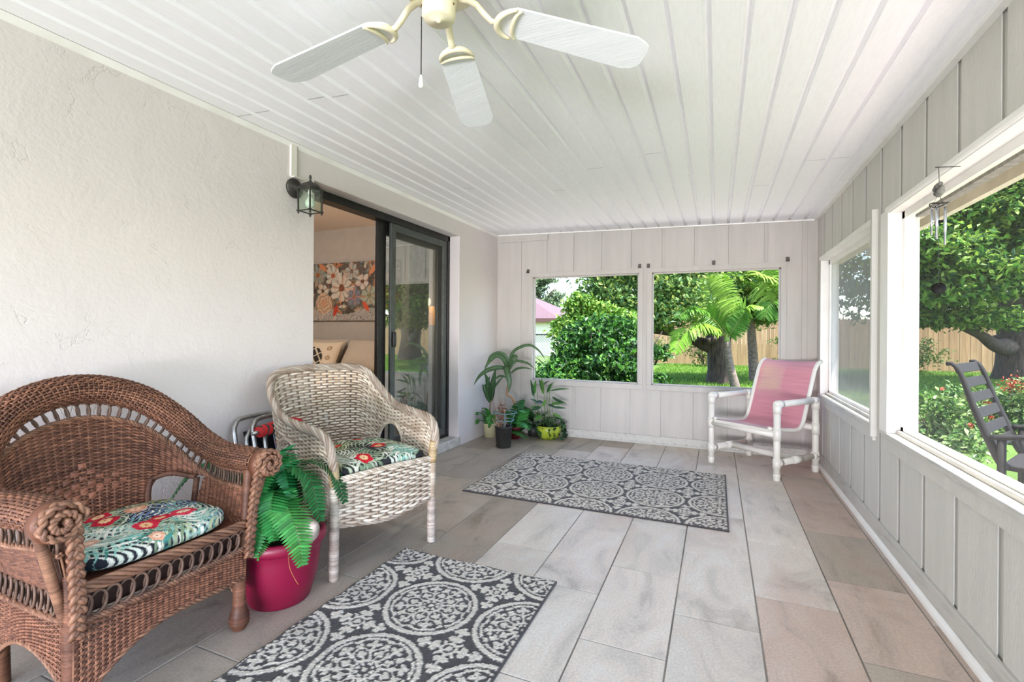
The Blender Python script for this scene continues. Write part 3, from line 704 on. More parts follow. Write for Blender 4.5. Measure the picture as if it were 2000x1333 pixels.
def weave(b, S, nw, ns, rw, rt, amp, tone, mask=None, spp=2, stake_r=None, stake_tone=None, v0=0.0, v1=1.0, doubled=False, hump_light=0.0, nside=5):
    """wickerwork on the surface S(u,v): weavers run along u, stakes along v"""
    us = np.linspace(0, 1, ns * spp + 1); eps = 1e-3
    def nrm(u, v):
        ua, ub, va, vb = np.clip(u - eps, 0, 1), np.clip(u + eps, 0, 1), np.clip(v - eps, 0, 1), np.clip(v + eps, 0, 1)
        n = np.cross(S(ub, v) - S(ua, v), S(u, vb) - S(u, va)); return n / np.maximum(np.linalg.norm(n, axis=-1, keepdims=True), 1e-9)
    for j in range(nw):
        v = v0 + (v1 - v0) * (j + 0.5) / nw; vv = np.full_like(us, v)
        P = S(us, vv); N = nrm(us, vv)
        P = P + N * (amp * np.cos(pi * (us * ns + j)))[:, None]
        C = np.clip(tone(len(us)) * (1 + hump_light * np.maximum(0, np.cos(pi * (us * ns + j))) ** 2)[:, None], 0, 1)  # strands tinted lighter on the humps, a highlight put into the colour
        ok = np.ones(len(us), bool) if mask is None else mask(P, us, vv)
        i = 0
        while i < len(us):
            if not ok[i]: i += 1; continue
            k = i
            while k + 1 < len(us) and ok[k + 1]: k += 1
            if k - i >= 1: b.tube(P[i:k + 1], rw, nside, col=C[i:k + 1], flat=rt / rw, up=N[i:k + 1], cap=False)
            i = k + 1
    if stake_r:
        vs_ = np.linspace(v0, v1, 16)
        for i in range(ns + 1):
            u = i / ns; uu = np.full_like(vs_, u); P = S(uu, vs_)
            ok = np.ones(16, bool) if mask is None else mask(P, uu, vs_)
            C = (stake_tone or tone)(16)
            for off in ((-1, 1) if doubled else (0,)):
                Q = P
                if doubled:
                    d = S(np.clip(uu + eps, 0, 1), vs_) - S(np.clip(uu - eps, 0, 1), vs_); d /= np.linalg.norm(d, axis=1, keepdims=True); Q = P + d * stake_r * 1.1 * off
                k = 0
                while k < 16:
                    if not ok[k]: k += 1; continue
                    e = k
                    while e + 1 < 16 and ok[e + 1]: e += 1
                    if e > k: b.tube(Q[k:e + 1], stake_r, 5, col=C[k:e + 1], cap=False)
                    k = e + 1
def rope(b, P, R, r, nstr, turns, tone, sq=(1, 1), u0=(0, 0, 1.0), n=6):
    P = np.asarray(P, float); T, U, B = frames(P, u0); m = len(P); t = np.linspace(0, 1, m)
    for k in range(nstr):
        a = 2 * pi * (k / nstr + turns * t)
        b.tube(P + U * (R * sq[0] * np.cos(a))[:, None] + B * (R * sq[1] * np.sin(a))[:, None], r, n, col=tone(m))
def plait(b, P, w, h, r, waves, tone, u0=(0, 0, 1.0), side=None):
    P = np.asarray(P, float); T, U, B = frames(P, u0); m = len(P); t = np.linspace(0, 1, m) * waves * 2 * pi
    for k in range(3):
        a = t + 2 * pi * k / 3
        for d in (-0.55, 0.55):
            b.tube(P + U * (w * np.sin(a) + d * r * np.cos(a))[:, None] + B * (h * np.sin(2 * a))[:, None], r * 0.75, 6, col=tone(m))
def wrapped(b, P, r, tone, pitch=0.008, n=10):
    """cane-wrapped pole: r may be a list along P"""
    P = np.asarray(P, float); L = np.linalg.norm(np.diff(P, axis=0), axis=1).sum(); m = max(8, int(L / pitch) * 2 + 1)
    rr = np.interp(np.linspace(0, 1, m), np.linspace(0, 1, len(np.atleast_1d(r))), np.atleast_1d(r)) if np.ndim(r) else np.full(m, r)
    Q = resample(P, m) if len(P) > 2 else P[0] + (P[1] - P[0]) * np.linspace(0, 1, m)[:, None]
    rr = rr * (1 + 0.15 * (np.arange(m) % 2))
    c = np.repeat(tone((m + 1) // 2 + 1), 2, axis=0)[:m]
    c = np.clip(c * (1 + rng.normal(0, 0.16, (m, 1)) - 0.16 * (np.arange(m) % 2 == 0)[:, None]), 0, 1)
    b.tube(Q, rr, n, col=c)
def loops(b, P, up, w, h, r, count, tone, tilt=0.25):
    """row of interlocked cane loops along the band P (centre line); up = band direction per point"""
    P = np.asarray(P, float); m = len(P); T, U, B = frames(P); up = np.broadcast_to(np.asarray(up, float), P.shape)
    for k in range(count):
        f = (k + 0.5) / count * (m - 1); i = min(m - 2, int(f)); g = f - i
        c = P[i] * (1 - g) + P[i + 1] * g; t = T[i]; q = up[i] - t * (up[i] @ t); q /= np.linalg.norm(q); nn = np.cross(t, q)
        a = np.linspace(0, 2 * pi, 17)[:-1]
        sk = tilt
        pts = c + np.outer(np.cos(a) * w + np.sin(a) * w * sk, t) + np.outer(np.sin(a) * h, q) + np.outer(0.004 * np.cos(a), nn)
        b.tube(pts, r, 6, closed=True, col=tone(16), flat=0.75)

def wicker_mat(name, rough=0.55, bump=0.25, d0=0.30):
    return mat(name, (255, 255, 255), (228, 224, 220), rough=rough, attr=True, nscale=90, ndetail=6, nlo=d0, nhi=0.7, spec=0.4, bump=bump, bscale=260, bdist=0.002)

# ================================================================== brown wicker armchair
M_wb = wicker_mat('brown_cane', 0.5)
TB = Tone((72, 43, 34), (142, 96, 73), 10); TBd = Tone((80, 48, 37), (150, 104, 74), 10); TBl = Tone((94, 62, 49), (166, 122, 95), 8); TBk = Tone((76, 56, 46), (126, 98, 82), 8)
bc = thing('wicker_armchair', 'brown wicker armchair with arched back, rolled arms and coiled scroll fronts, against the stucco wall', 'chair', (-1.60, 0.99, 0), RAD(90))
half = [(.305, -.02, .612), (.31, .1, .612), (.325, .2, .610), (.335, .28, .620), (.325, .36, .658), (.29, .44, .733), (.21, .50, .818), (.11, .53, .866), (0, .54, .883)]
full = half + [(-x, y, z) for x, y, z in half[:-1][::-1]]
NR = 241
RAIL = resample(full, NR)
def curve(P):
    P = np.asarray(P); n = len(P) - 1
    def f(u):
        x = np.clip(u, 0, 1) * n; i = np.minimum(x.astype(int), n - 1); g = (x - i)[..., None]
        return P[i] * (1 - g) + P[i + 1] * g
    return f
rail = curve(RAIL)
RT, RU, RB = frames(RAIL, (0, 0, 1.0))
# fat woven roll along back and arms
fT, fU, fB = curve(RT), curve(RU), curve(RB)
def S_roll(u, v):
    a = v * 2 * pi; P = rail(u); R = 0.041 + 0.004 * np.sin(u * pi)
    return P + fU(u) * (R * np.cos(a))[..., None] + fB(u) * (R * 1.15 * np.sin(a))[..., None]
b = MB(); weave(b, S_roll, 32, 110, 0.0045, 0.0026, 0.0034, TB, spp=3, hump_light=0.5, stake_r=0.0024, stake_tone=TBl)
b.tube(RAIL, 0.038, 12, col=lin3((92, 54, 40)))
b.build('rolled_rim', M_wb, bc, smooth=True)
# inner rail and the loop band
INNER = RAIL.copy(); arc = np.linspace(-1, 1, NR); INNER[:, 2] -= 0.106; INNER[:, 1] -= 0.010 * (1 - np.abs(arc)); INNER[:, 0] *= 0.955
b = MB(); rope(b, INNER, 0.006, 0.0042, 4, 30, TBl); up_ = RAIL - INNER; LOW = RAIL - up_ * 0.50 / 1.0
rope(b, RAIL - up_ * 0.46, 0.005, 0.004, 3, 40, TBl)
b.build('inner_rail', M_wb, bc, smooth=True)
b = MB(); loops(b, RAIL - up_ * 0.74, up_, 0.0175, 0.0300, 0.0056, 52, TBk); b.build('loop_border', M_wb, bc, smooth=True)
# back and arm panels between seat and inner rail, with an opening behind each arm
foot = resample([(.262, .0, .385), (.268, .15, .385), (.268, .30, .385), (.24, .39, .385), (.17, .445, .385), (0, .47, .385), (-.17, .445, .385), (-.24, .39, .385), (-.268, .30, .385), (-.268, .15, .385), (-.262, .0, .385)], NR)
fb, ft = curve(foot), curve(INNER)
def S_panel(u, v): return fb(u) * (1 - v)[..., None] + ft(u) * v[..., None]
def hole(P, u, v):
    x, y, z = np.abs(P[:, 0]), P[:, 1], P[:, 2]
    return ~((x > 0.185) & (y > 0.30) & (z < 0.515 - 0.06 * np.clip((0.225 - x) / 0.04, 0, 1)))
b = MB(); weave(b, S_panel, 62, 62, 0.0042, 0.0026, -0.0042, TB, mask=hole, spp=4, hump_light=0.75, stake_r=0.0034, stake_tone=TBl)
# solid core just behind the weave keeps light from leaking through
b.build('back_panel', M_wb, bc, smooth=True)
# diamond of broad flat strips woven into the middle of the back
b = MB()
for j in range(9):
    for i in range(11):
        u = 0.5 + (i - 5) / 60; v = 0.40 + (j - 4) * 0.055
        if abs(i - 5) / 5.2 + abs(j - 4) / 4.4 > 1.0 or (i + j) % 2: continue
        p = S_panel(np.array([u - 0.0080, u + 0.0080, u + 0.0080, u - 0.0080]), np.array([v - 0.026, v - 0.026, v + 0.026, v + 0.026]))
        n = np.cross(p[1] - p[0], p[3] - p[0]); n /= np.linalg.norm(n); n = n if n[1] < 0 else -n
        mid = p.mean(0) + n * 0.0075; c = np.clip(lin3((158, 104, 82)) * rng.normal(1, 0.12), 0, 1)
        b.add(np.vstack([p + n * 0.003, [mid]]), [(0, 1, 4), (1, 2, 4), (2, 3, 4), (3, 0, 4)], c)
b.build('diamond_weave', M_wb, bc)
for s in (-1, 1):
    b = MB(); wrapped(b, [(s * .180, .425, .385), (s * .183, .440, .46), (s * .20, .452, .515)], 0.010, TB); wrapped(b, [(s * .20, .452, .512), (s * .245, .40, .53), (s * .285, .315, .515)], 0.009, TB)
    wrapped(b, [(s * .268, .302, .385), (s * .285, .305, .515)], 0.010, TB); b.build('opening_binding', M_wb, bc, smooth=True)
# seat deck, front rail, loops, skirts
b = MB(); b.prism([(-.262, 0, .372), (.262, 0, .372), (.265, .3, .372), (.17, .44, .372), (-.17, .44, .372), (-.265, .3, .372)], (0, 0, .02), lin3((104, 64, 48))); b.prism([(-.225, .035, .296), (.225, .035, .296), (.225, .3, .296), (.15, .41, .296), (-.15, .41, .296), (-.225, .3, .296)], (0, 0, .078), lin3((74, 50, 40))); b.build('seat', M_wb, bc)  # lower dark box added so the gaps behind the loops look shaded
per = resample([(-.255, .44, .39), (-.262, .2, .39), (-.256, .0, .39)], 40); pf = resample([(-.256, -.012, .39), (0, -.022, .392), (.256, -.012, .39)], 50)
b = MB(); rope(b, pf, 0.010, 0.0062, 6, 3.2, TBl, (1.25, 0.8)); rope(b, per, 0.009, 0.006, 5, 3, TB, (1.2, .8)); rope(b, per * np.array([-1, 1, 1]), 0.009, 0.006, 5, 3, TB, (1.2, .8)); b.build('seat_rail', M_wb, bc, smooth=True)
b = MB(); low = np.array([0, 0, -.05])
loops(b, pf + low, (0, 0, 1), 0.019, 0.031, 0.0052, 15, TBk)
for sx in (1, -1): loops(b, per * np.array([sx, 1, 1]) + low, (0, 0, 1), 0.019, 0.031, 0.0052, 13, TBk)
b.build('apron_loops', M_wb, bc, smooth=True)
b = MB()
for pth in (pf, per, per * np.array([-1, 1, 1])): rope(b, pth + np.array([0, 0, -.090]), 0.007, 0.0048, 4, 12, TBl)
b.build('apron_rail', M_wb, bc, smooth=True)
def skirt(path, zb, name, nw, ns):
    f = curve(path)
    def S(u, v):
        P = f(u).copy(); zt = 0.298; P[..., 2] = zb(u) * (1 - v) + zt * v; return P
    b = MB(); weave(b, S, int(nw * 1.05), int(ns * .72), 0.0037, 0.0024, 0.0036, TB, spp=4, hump_light=0.6, stake_r=0.0032, stake_tone=TBl)
    e = f(np.linspace(0, 1, 60)); e[:, 2] = zb(np.linspace(0, 1, 60)); rope(b, e, 0.005, 0.0042, 3, 9, TBl)
    return b.build(name, M_wb, bc, smooth=True)
def zb_front(u): l = 2 * u - 1; return np.where(l < 0.1, 0.062 + 0.143 * np.clip(1 - ((0.1 - l) / 1.1) ** 2.2, 0, 1), 0.205 - 0.012 * np.clip((l - .1) / .9, 0, 1))
def zb_side(u): return 0.070 + 0.125 * np.sin(np.clip(u, 0, 1) * pi) ** 0.7
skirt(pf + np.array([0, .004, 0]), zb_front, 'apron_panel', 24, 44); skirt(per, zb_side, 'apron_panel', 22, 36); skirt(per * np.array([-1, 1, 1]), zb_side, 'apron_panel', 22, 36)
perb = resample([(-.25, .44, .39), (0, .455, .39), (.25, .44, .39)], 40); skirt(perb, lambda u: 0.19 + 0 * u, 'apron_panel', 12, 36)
b = MB(); weave(b, lambda u, v: np.stack([(u - .5) * .5, .445 + 0 * u, .292 + .09 * v], -1), 12, 36, .0038, .0024, .0024, TBd); b.build('back_apron', M_wb, bc, smooth=True)
# legs, posts, braids, scrolls
for sx in (-1, 1):
    b = MB(); wrapped(b, [(sx * .250, .012, .0), (sx * .250, .012, .30)], [.018, .031, .030, .022, .020, .020, .020, .021, .021, .022, .022, .022], TB, 0.009, 12); b.build('leg', M_wb, bc, smooth=True)
    b = MB(); wrapped(b, [(sx * .235, .43, .0), (sx * .245, .43, .39)], .019, TBd, 0.009); b.build('leg', M_wb, bc, smooth=True)
    b = MB(); wrapped(b, [(sx * .256, .0, .29), (sx * .262, .0, .38), (sx * .275, .0, .585)], .016, TB, 0.008, 10); b.build('arm_post', M_wb, bc, smooth=True)
    b = MB(); wrapped(b, [(sx * .266, .012, .31), (sx * .300, .0, .44), (sx * .335, -.012, .575)], .0115, TBl, 0.006); b.build('arm_brace', M_wb, bc, smooth=True)
    b = MB(); plait(b, resample([(sx * .258, -.026, .27), (sx * .259, -.034, .36), (sx * .266, -.038, .46), (sx * .274, -.048, .56), (sx * .282, -.055, .61)], 90), 0.0125, 0.0055, 0.0088, 4.6, TBl, (1.0, 0, 0)); b.build('arm_braid', M_wb, bc, smooth=True)
    b = MB(); th = np.linspace(0, 2 * pi * 2.15, 110); R = 0.052 - 0.043 * th / th[-1]
    cx_, cz_ = sx * .310, .604
    plait(b, np.stack([cx_ - sx * R * np.cos(th), -0.062 - 0.006 * th / th[-1] + 0 * th, cz_ + R * np.sin(th)], 1), 0.0095, 0.005, 0.0078, 8, TBl, (0, 1.0, 0))
    b.lathe([(0.0, -.052), (0.052, -.050), (0.054, -.02), (0.0, -.02)], (cx_, 0, cz_), 24, col=lin3((112, 70, 50)), axis='y'); b.build('arm_scroll', M_wb, bc, smooth=True)

# ================================================================== grey wicker armchair
M_wg = wicker_mat('whitewashed_rattan', 0.6, d0=0.26)
TG = Tone((150, 126, 100), (238, 227, 210), 9, 0.08); TGd = Tone((112, 92, 76), (172, 154, 136), 10); TGr = Tone((130, 108, 90), (204, 194, 180), 14); TGy = Tone((150, 118, 72), (206, 184, 146), 6)
gc = thing('wicker_armchair', 'whitewashed grey rattan armchair with flared rope-edged arms beside the sliding door', 'chair', (-1.459, 1.904, 0), math.atan2(0.949, 0.317))
halfg = [(.275, 0, .44), (.285, -.005, .56), (.292, .03, .622), (.30, .10, .645), (.31, .24, .655), (.318, .40, .675), (.318, .52, .735), (.305, .60, .80), (.27, .645, .858), (.19, .665, .885), (0, .68, .892)]
fullg = halfg + [(-x, y, z) for x, y, z in halfg[:-1][::-1]]
RG = resample(fullg, 261); rg = curve(RG)
b = MB()
rope(b, RG[6:-6] * np.array([1.012, 1, 1]), 0.0135, 0.0078, 7, 9.5, TGr, (0.85, 1.25)); rope(b, RG[6:-6] * np.array([.985, .99, .995]), 0.006, 0.006, 4, 8, TGr)
b.build('rope_rim', M_wg, gc, smooth=True)
footg = resample([(.270, .0, .235), (.272, .2, .235), (.270, .40, .235), (.255, .50, .235), (.19, .525, .235), (0, .535, .235), (-.19, .525, .235), (-.255, .50, .235), (-.270, .40, .235), (-.272, .2, .235), (-.270, .0, .235)], 261)
# line the foot curve up with the rim: same arc fractions as the corner posts
fg = curve(footg)
def S_shell(u, v):
    P = fg(u) * (1 - v)[..., None] + rg(u) * v[..., None]
    bow = 0.018 * np.sin(v * pi) * np.clip((P[..., 1] - .35) / .2, 0, 1); P[..., 1] += bow; return P
def holeg(P, u, v):
    s = np.abs(P[:, 0]); y, z = P[:, 1], P[:, 2]
    return ~((s > 0.18) & (((y - 0.405) / 0.125) ** 2 + ((np.maximum(z, .44) - 0.44) / 0.135) ** 2 < 1) & (z > 0.40))
b = MB(); weave(b, S_shell, 44, 62, 0.0062, 0.0042, 0.0050, TG, mask=holeg, spp=3, stake_r=0.0032, stake_tone=TGd, doubled=True, nside=6)
b.build('woven_shell', M_wg, gc, smooth=True)
for s in (-1, 1):
    b = MB(); a = np.linspace(0, pi, 15); rope(b, np.stack([s * (.292 + .012 * np.sin(a)), .41 - .128 * np.cos(a), .435 + .138 * np.sin(a)], 1), 0.006, 0.006, 4, 3, TG); b.build('opening_binding', M_wg, gc, smooth=True)
b = MB()
def S_front(u, v):
    l = (u - 0.5) * 0.545; zt = 0.438 + 0.012 * np.sin(u * pi); zb = 0.240 - 0.028 * np.sin(u * pi) ** 2
    return np.stack([l, -0.004 - 0.018 * np.sin(u * pi), zb * (1 - v) + zt * v], -1)
weave(b, S_front, 16, 13, 0.0066, 0.0046, 0.0058, TG, spp=4, stake_r=0.0036, stake_tone=TGd, doubled=True, nside=6)
uu = np.linspace(0, 1, 60); e0 = S_front(uu, np.zeros(60)); e1 = S_front(uu, np.ones(60)); e0[:, 2] -= .006
rope(b, e0, 0.005, 0.0052, 3, 5, TGr); rope(b, e1 + np.array([0, .004, .003]), 0.0075, 0.0058, 4, 7, TG)
b.build('front_panel', M_wg, gc, smooth=True)
b = MB(); b.prism([(-.262, .01, .405), (.262, .01, .405), (.262, .48, .405), (-.262, .48, .405)], (0, 0, .014), lin3((150, 126, 102))); b.build('seat', M_wg, gc)
for sx in (-1, 1):
    b = MB(); wrapped(b, [(sx * .272, .002, 0), (sx * .272, .002, .235)], [.0185, .020, .0205, .0205], Tone((150, 128, 112), (214, 204, 194), 3), .009, 12)
    wrapped(b, [(sx * .272, .002, .235), (sx * .273, .000, .42)], .019, TG, .010, 12); wrapped(b, [(sx * .273, .0, .42), (sx * .281, -.003, .53)], [.0205, .021, .020], TGy, .007, 12); b.build('leg', M_wg, gc, smooth=True)
    b = MB(); wrapped(b, [(sx * .250, .495, 0), (sx * .252, .495, .30)], .0195, TGd, .009, 12); b.build('leg', M_wg, gc, smooth=True)

# ================================================================== tropical print cushions
def paint_tropical(n, m, base, fronds, flowers, seed):
    r = np.random.default_rng(seed); I = np.zeros((n, m, 3)); I[:] = lin3(base); I *= r.normal(1, .05, (n, m, 1))
    X, Y = np.meshgrid(np.linspace(0, 1, n), np.linspace(0, 1, m), indexing='ij')
    def stroke(p, q, bend, w, c):
        p, q = np.array(p), np.array(q); d = q - p; L = np.hypot(*d); nn = np.array([-d[1], d[0]]) / L
        lo = np.minimum(p, q) - w - abs(bend); hi = np.maximum(p, q) + w + abs(bend)
        i0, i1 = max(0, int(lo[0] * n)), min(n, int(hi[0] * n) + 2); j0, j1 = max(0, int(lo[1] * m)), min(m, int(hi[1] * m) + 2)
        if i1 <= i0 or j1 <= j0: return
        dx, dy = X[i0:i1, j0:j1] - p[0], Y[i0:i1, j0:j1] - p[1]
        t = (dx * d[0] + dy * d[1]) / L ** 2; s = dx * nn[0] + dy * nn[1] - bend * 4 * t * (1 - t)
        k = (t > 0) & (t < 1) & (np.abs(s) < w * np.sqrt(np.clip(t * 3.5, 0, 1)) * np.clip((1 - t) * 1.6, 0, 1))
        I[i0:i1, j0:j1][k] = np.clip(lin3(c) * r.normal(1, .10), 0, 1)
    for (x, y, ang, L, cols, nl, spread) in fronds:
        nl = int(nl * .72)
        d = np.array([cos(ang), sin(ang)]); nn = np.array([-d[1], d[0]])
        for k in range(nl):
            t = 0.08 + 0.92 * k / nl; p = np.array([x, y]) + d * L * t + nn * 0.06 * L * t * t
            ll = L * 0.50 * sin(pi * (0.18 + 0.80 * t)) ** 0.8
            for s in (-1, 1):
                a2 = ang + s * spread * (1 - 0.35 * t); q = p + ll * np.array([cos(a2), sin(a2)])
                stroke(p, q, s * ll * 0.12, 0.0125 * (1 - .3 * t), cols[int(r.integers(len(cols)))])
        stroke((x, y), np.array([x, y]) + d * L, 0.0, 0.006, cols[0])
    for (x, y, R, c1, c2) in flowers:
        ph = r.random() * 6
        rr = np.hypot(X - x, Y - y); th = np.arctan2(Y - y, X - x); edge = R * (0.80 + 0.20 * np.abs(np.cos(2.5 * th + ph)))
        k = rr < edge; I[k] = lin3(c1) * r.normal(1, .05); k = (rr < edge) & (np.abs(np.sin(2.5 * th + ph)) < .12) & (rr > R * .4); I[k] = lin3(c1) * 0.55
        k = rr < R * (0.38 + 0.12 * np.abs(np.cos(5 * th))); I[k] = lin3(c2); k = rr < R * .12; I[k] = lin3((190, 110, 80))
    return np.clip(I, 0, 1)
def cushion(name, outline, z0, h, paint, label, parent_xf, sag=0.0, n=200, m=180):
    """stuffed seat pad: outline(u,v) -> local x,y"""
    U, V = np.meshgrid(np.linspace(0, 1, n), np.linspace(0, 1, m), indexing='ij')
    x, y = outline(U, V); a, c = 2 * U - 1, 2 * V - 1
    e = np.clip((1 - np.abs(a) ** 3.4) * (1 - np.abs(c) ** 3.4), 0, 1); prof = e ** 0.36
    wr = 0.0035 * np.sin(9 * a + 3 * np.sin(4 * c)) + 0.003 * np.sin(13 * c + 5 * a); wr *= e
    zt = z0 + h * 0.42 + h * 0.58 * prof + wr - sag * np.exp(-(a * a + c * c) * 2.5)
    zb = z0 + h * 0.42 - h * 0.42 * prof
    b = MB(); b.grid(np.stack([x, y, zt], -1), paint); b.grid(np.stack([x, y, zb], -1)[:, ::-1], paint[:, ::-1] * 0.9)
    o = b.build(name, M_fab, None, smooth=True); o.location = parent_xf[0]; o.rotation_euler = (0, 0, parent_xf[1])
    return tag(o, label, 'cushion')
M_fab = mat('printed_cotton', (255, 255, 255), (232, 232, 232), rough=0.85, attr=True, nscale=240, bump=0.2, bscale=500, spec=0.2, bdist=0.002)
mint = [(168, 202, 186), (120, 176, 160), (226, 226, 212)]; crm = [(228, 226, 212), (200, 206, 190)]; olv = [(152, 160, 112), (196, 200, 160), (110, 124, 84)]; teal = [(74, 138, 128), (140, 190, 178)]; blu = [(92, 106, 146), (130, 142, 176)]; sag = [(128, 148, 118), (176, 186, 156), (206, 206, 184)]
r_ = np.random.default_rng(3)
def more(seed, pals, k=11):
    r = np.random.default_rng(seed); o = []
    for i in range(k):
        o.append((r.uniform(-.05, 1.05), r.uniform(-.05, 1.05), r.uniform(0, 6.28), r.uniform(.30, .46), pals[int(r.integers(len(pals)))], 12, r.uniform(.8, 1.05)))
    return o
fr1 = [(.02, .06, .15, .5, crm, 14, .9), (.45, .03, .25, .45, mint, 14, .9), (1.0, .10, 2.9, .5, teal, 14, .9), (.25, .12, .5, .4, mint, 13, .9)] + more(4, [mint, crm, mint, teal, blu, sag, olv]) + [(.10, .05, .9, .55, mint, 15, 1.0), (.95, .08, 2.2, .55, crm, 15, .9), (.05, .55, .3, .5, olv, 14, .9), (.45, .95, -1.9, .5, sag, 14, 1.0), (.95, .95, -2.3, .6, crm, 16, .9), (.02, .95, -.9, .5, teal, 13, 1.0), (.62, .45, .2, .45, mint, 13, 1.0), (.55, .02, 2.4, .42, teal, 13, .9), (.98, .50, 3.0, .5, blu, 13, .9), (.35, .70, .9, .4, sag, 13, .9), (.75, .02, 1.5, .42, mint, 13, .9), (.30, .35, 2.2, .36, crm, 12, 1.), (.02, .25, .1, .4, crm, 12, .9), (.7, .98, -1.2, .4, olv, 12, .9)]
fl1 = [(.40, .78, .085, (202, 36, 62), (240, 206, 160)), (.38, .62, .085, (196, 30, 56), (240, 200, 150)), (.62, .72, .075, (222, 160, 130), (240, 200, 170)), (.46, .26, .08, (208, 40, 66), (238, 190, 140)), (.58, .33, .08, (200, 34, 60), (240, 200, 150)), (.72, .28, .095, (226, 60, 88), (244, 226, 190)), (.42, .06, .05, (232, 170, 140), (244, 214, 190)), (.15, .30, .07, (222, 170, 150), (244, 214, 190))]
P1 = paint_tropical(200, 180, (38, 40, 48), fr1, fl1, 5)
def out1(U, V):
    a = 2 * U - 1; w = 0.240 - 0.052 * np.clip(V - .55, 0, 1) ** 1.3 * 1.6
    cr_ = 0.045 * np.abs(a) ** 4; y = -0.012 + cr_ + (0.415 - 0.9 * cr_ * (1 + 1.2 * V)) * V
    cv = np.abs(2 * V - 1); x = a * w * (1 - 0.16 * cv ** 5); return x, y
cushion('seat_cushion', out1, 0.392, 0.078, P1, 'black seat cushion with mint palm fronds and red flowers on the brown wicker armchair', ((-1.60, 0.99, 0), RAD(90)))
fr2 = [(.02, .05, .2, .5, sag, 14, .9), (.5, .03, .3, .45, crm, 14, .9), (1.0, .08, 2.8, .5, sag, 14, .9)] + more(9, [sag, olv, crm, sag, mint, olv]) + [(.08, .05, .9, .5, sag, 15, .9), (.92, .1, 2.0, .55, olv, 15, .9), (.05, .6, .2, .5, olv, 15, .9), (.5, .98, -1.5, .5, sag, 15, .9), (.95, .95, -2.3, .55, crm, 15, .9), (.02, .98, -.8, .45, olv, 13, .9), (.6, .4, .5, .42, sag, 13, .9), (.5, .02, 2.2, .4, sag, 13, .9), (.98, .5, 2.9, .5, sag, 13, .9), (.3, .4, 1.8, .42, olv, 13, .9), (.2, .02, 1.6, .4, crm, 13, .9), (.75, .02, 1.2, .4, mint, 12, .9)]
fl2 = [(.30, .10, .085, (206, 34, 48), (240, 200, 150)), (.62, .36, .085, (214, 48, 56), (244, 206, 150)), (.18, .62, .08, (214, 60, 52), (220, 120, 90)), (.30, .66, .06, (210, 52, 50), (226, 140, 100)), (.66, .82, .08, (206, 40, 52), (232, 150, 120))]
P2 = paint_tropical(200, 180, (44, 44, 46), fr2, fl2, 11)
def out2(U, V):
    a = 2 * U - 1; cv = np.abs(2 * V - 1); return a * 0.250 * (1 - 0.06 * cv ** 6), 0.002 + 0.018 * np.abs(a) ** 6 * (1 - V) + (0.475 - 0.03 * np.abs(a) ** 6) * V
cushion('seat_cushion', out2, 0.420, 0.096, P2, 'black seat cushion with sage palm fronds and red flowers on the grey rattan armchair', ((-1.459, 1.904, 0), math.atan2(0.949, 0.317)))

# ================================================================== PVC pipe patio chair
M_pvc = mat('white_pvc', (228, 224, 214), (220, 215, 205), rough=0.35, nscale=6)
pv = thing('pipe_patio_chair', 'white pipe patio chair with a faded pink mesh sling in the far corner', 'chair', (-0.039 + 0.79 * 0.291, 4.479 - 0.613 * 0.291, 0), math.atan2(-0.613, 0.79))
# local x = from the left front leg to the right front leg, local y = backwards
w, dp = 0.291, 0.512; R0, R1 = 0.0245, 0.0295
def fit(b, p, q, r=R1): b.tube([p, q], r, 16)
for sx in (-1, 1):
    x = sx * w
    for nm, y in (('front_leg', 0.0), ('back_leg', dp)):
        b = MB(); b.tube([(x, y, 0.004), (x, y, .565)], R0, 16)
        b.lathe([(0.0, 0), (.021, 0), (.0245, .004), (.0255, .03), (.027, .036), (.027, .05), (R0, .052)], (x, y, 0), 16)
        fit(b, (x, y, .095), (x, y, .165)); fit(b, (x, y, .300), (x, y, .395)); fit(b, (x, y, .505), (x, y, .575)); b.sphere((x, y, .575), R1, 16, 10); b.build('leg', M_pvc, pv, smooth=True)
    b = MB(); b.tube([(x, 0.0, .575), (x, dp, .575)], R0, 16); fit(b, (x, 0.0, .575), (x, .055, .575)); fit(b, (x, dp, .575), (x, dp - .055, .575)); b.build('arm_rail', M_pvc, pv, smooth=True)
    b = MB(); b.tube([(x, 0, .130), (x, dp, .130)], R0, 16); fit(b, (x, .20, .13), (x, .31, .13)); fit(b, (x, 0, .13), (x, .05, .13)); fit(b, (x, dp, .13), (x, dp - .05, .13)); b.build('side_rail', M_pvc, pv, smooth=True)
b = MB(); b.tube([(-w, .255, .13), (w, .255, .13)], R0, 16); b.build('stretcher', M_pvc, pv, smooth=True)
b = MB(); b.tube([(-w, .0, .345), (w, .0, .345)], R0, 16); b.tube([(-w, dp, .355), (w, dp, .355)], R0, 16); b.build('seat_rail', M_pvc, pv, smooth=True)
side = resample([(0, -.028, .388), (0, .06, .372), (0, .22, .352), (0, .345, .345), (0, .405, .375), (0, .44, .44), (0, .50, .60), (0, .555, .745), (0, .585, .815), (0, .625, .862), (0, .675, .880)], 60)
hw = 0.243
for sx in (-1, 1):
    b = MB(); b.tube(side + np.array([sx * hw, 0, 0]), 0.0155, 12); b.build('sling_rail', M_pvc, pv, smooth=True)
b = MB(); n = np.linspace(-1, 1, 36)
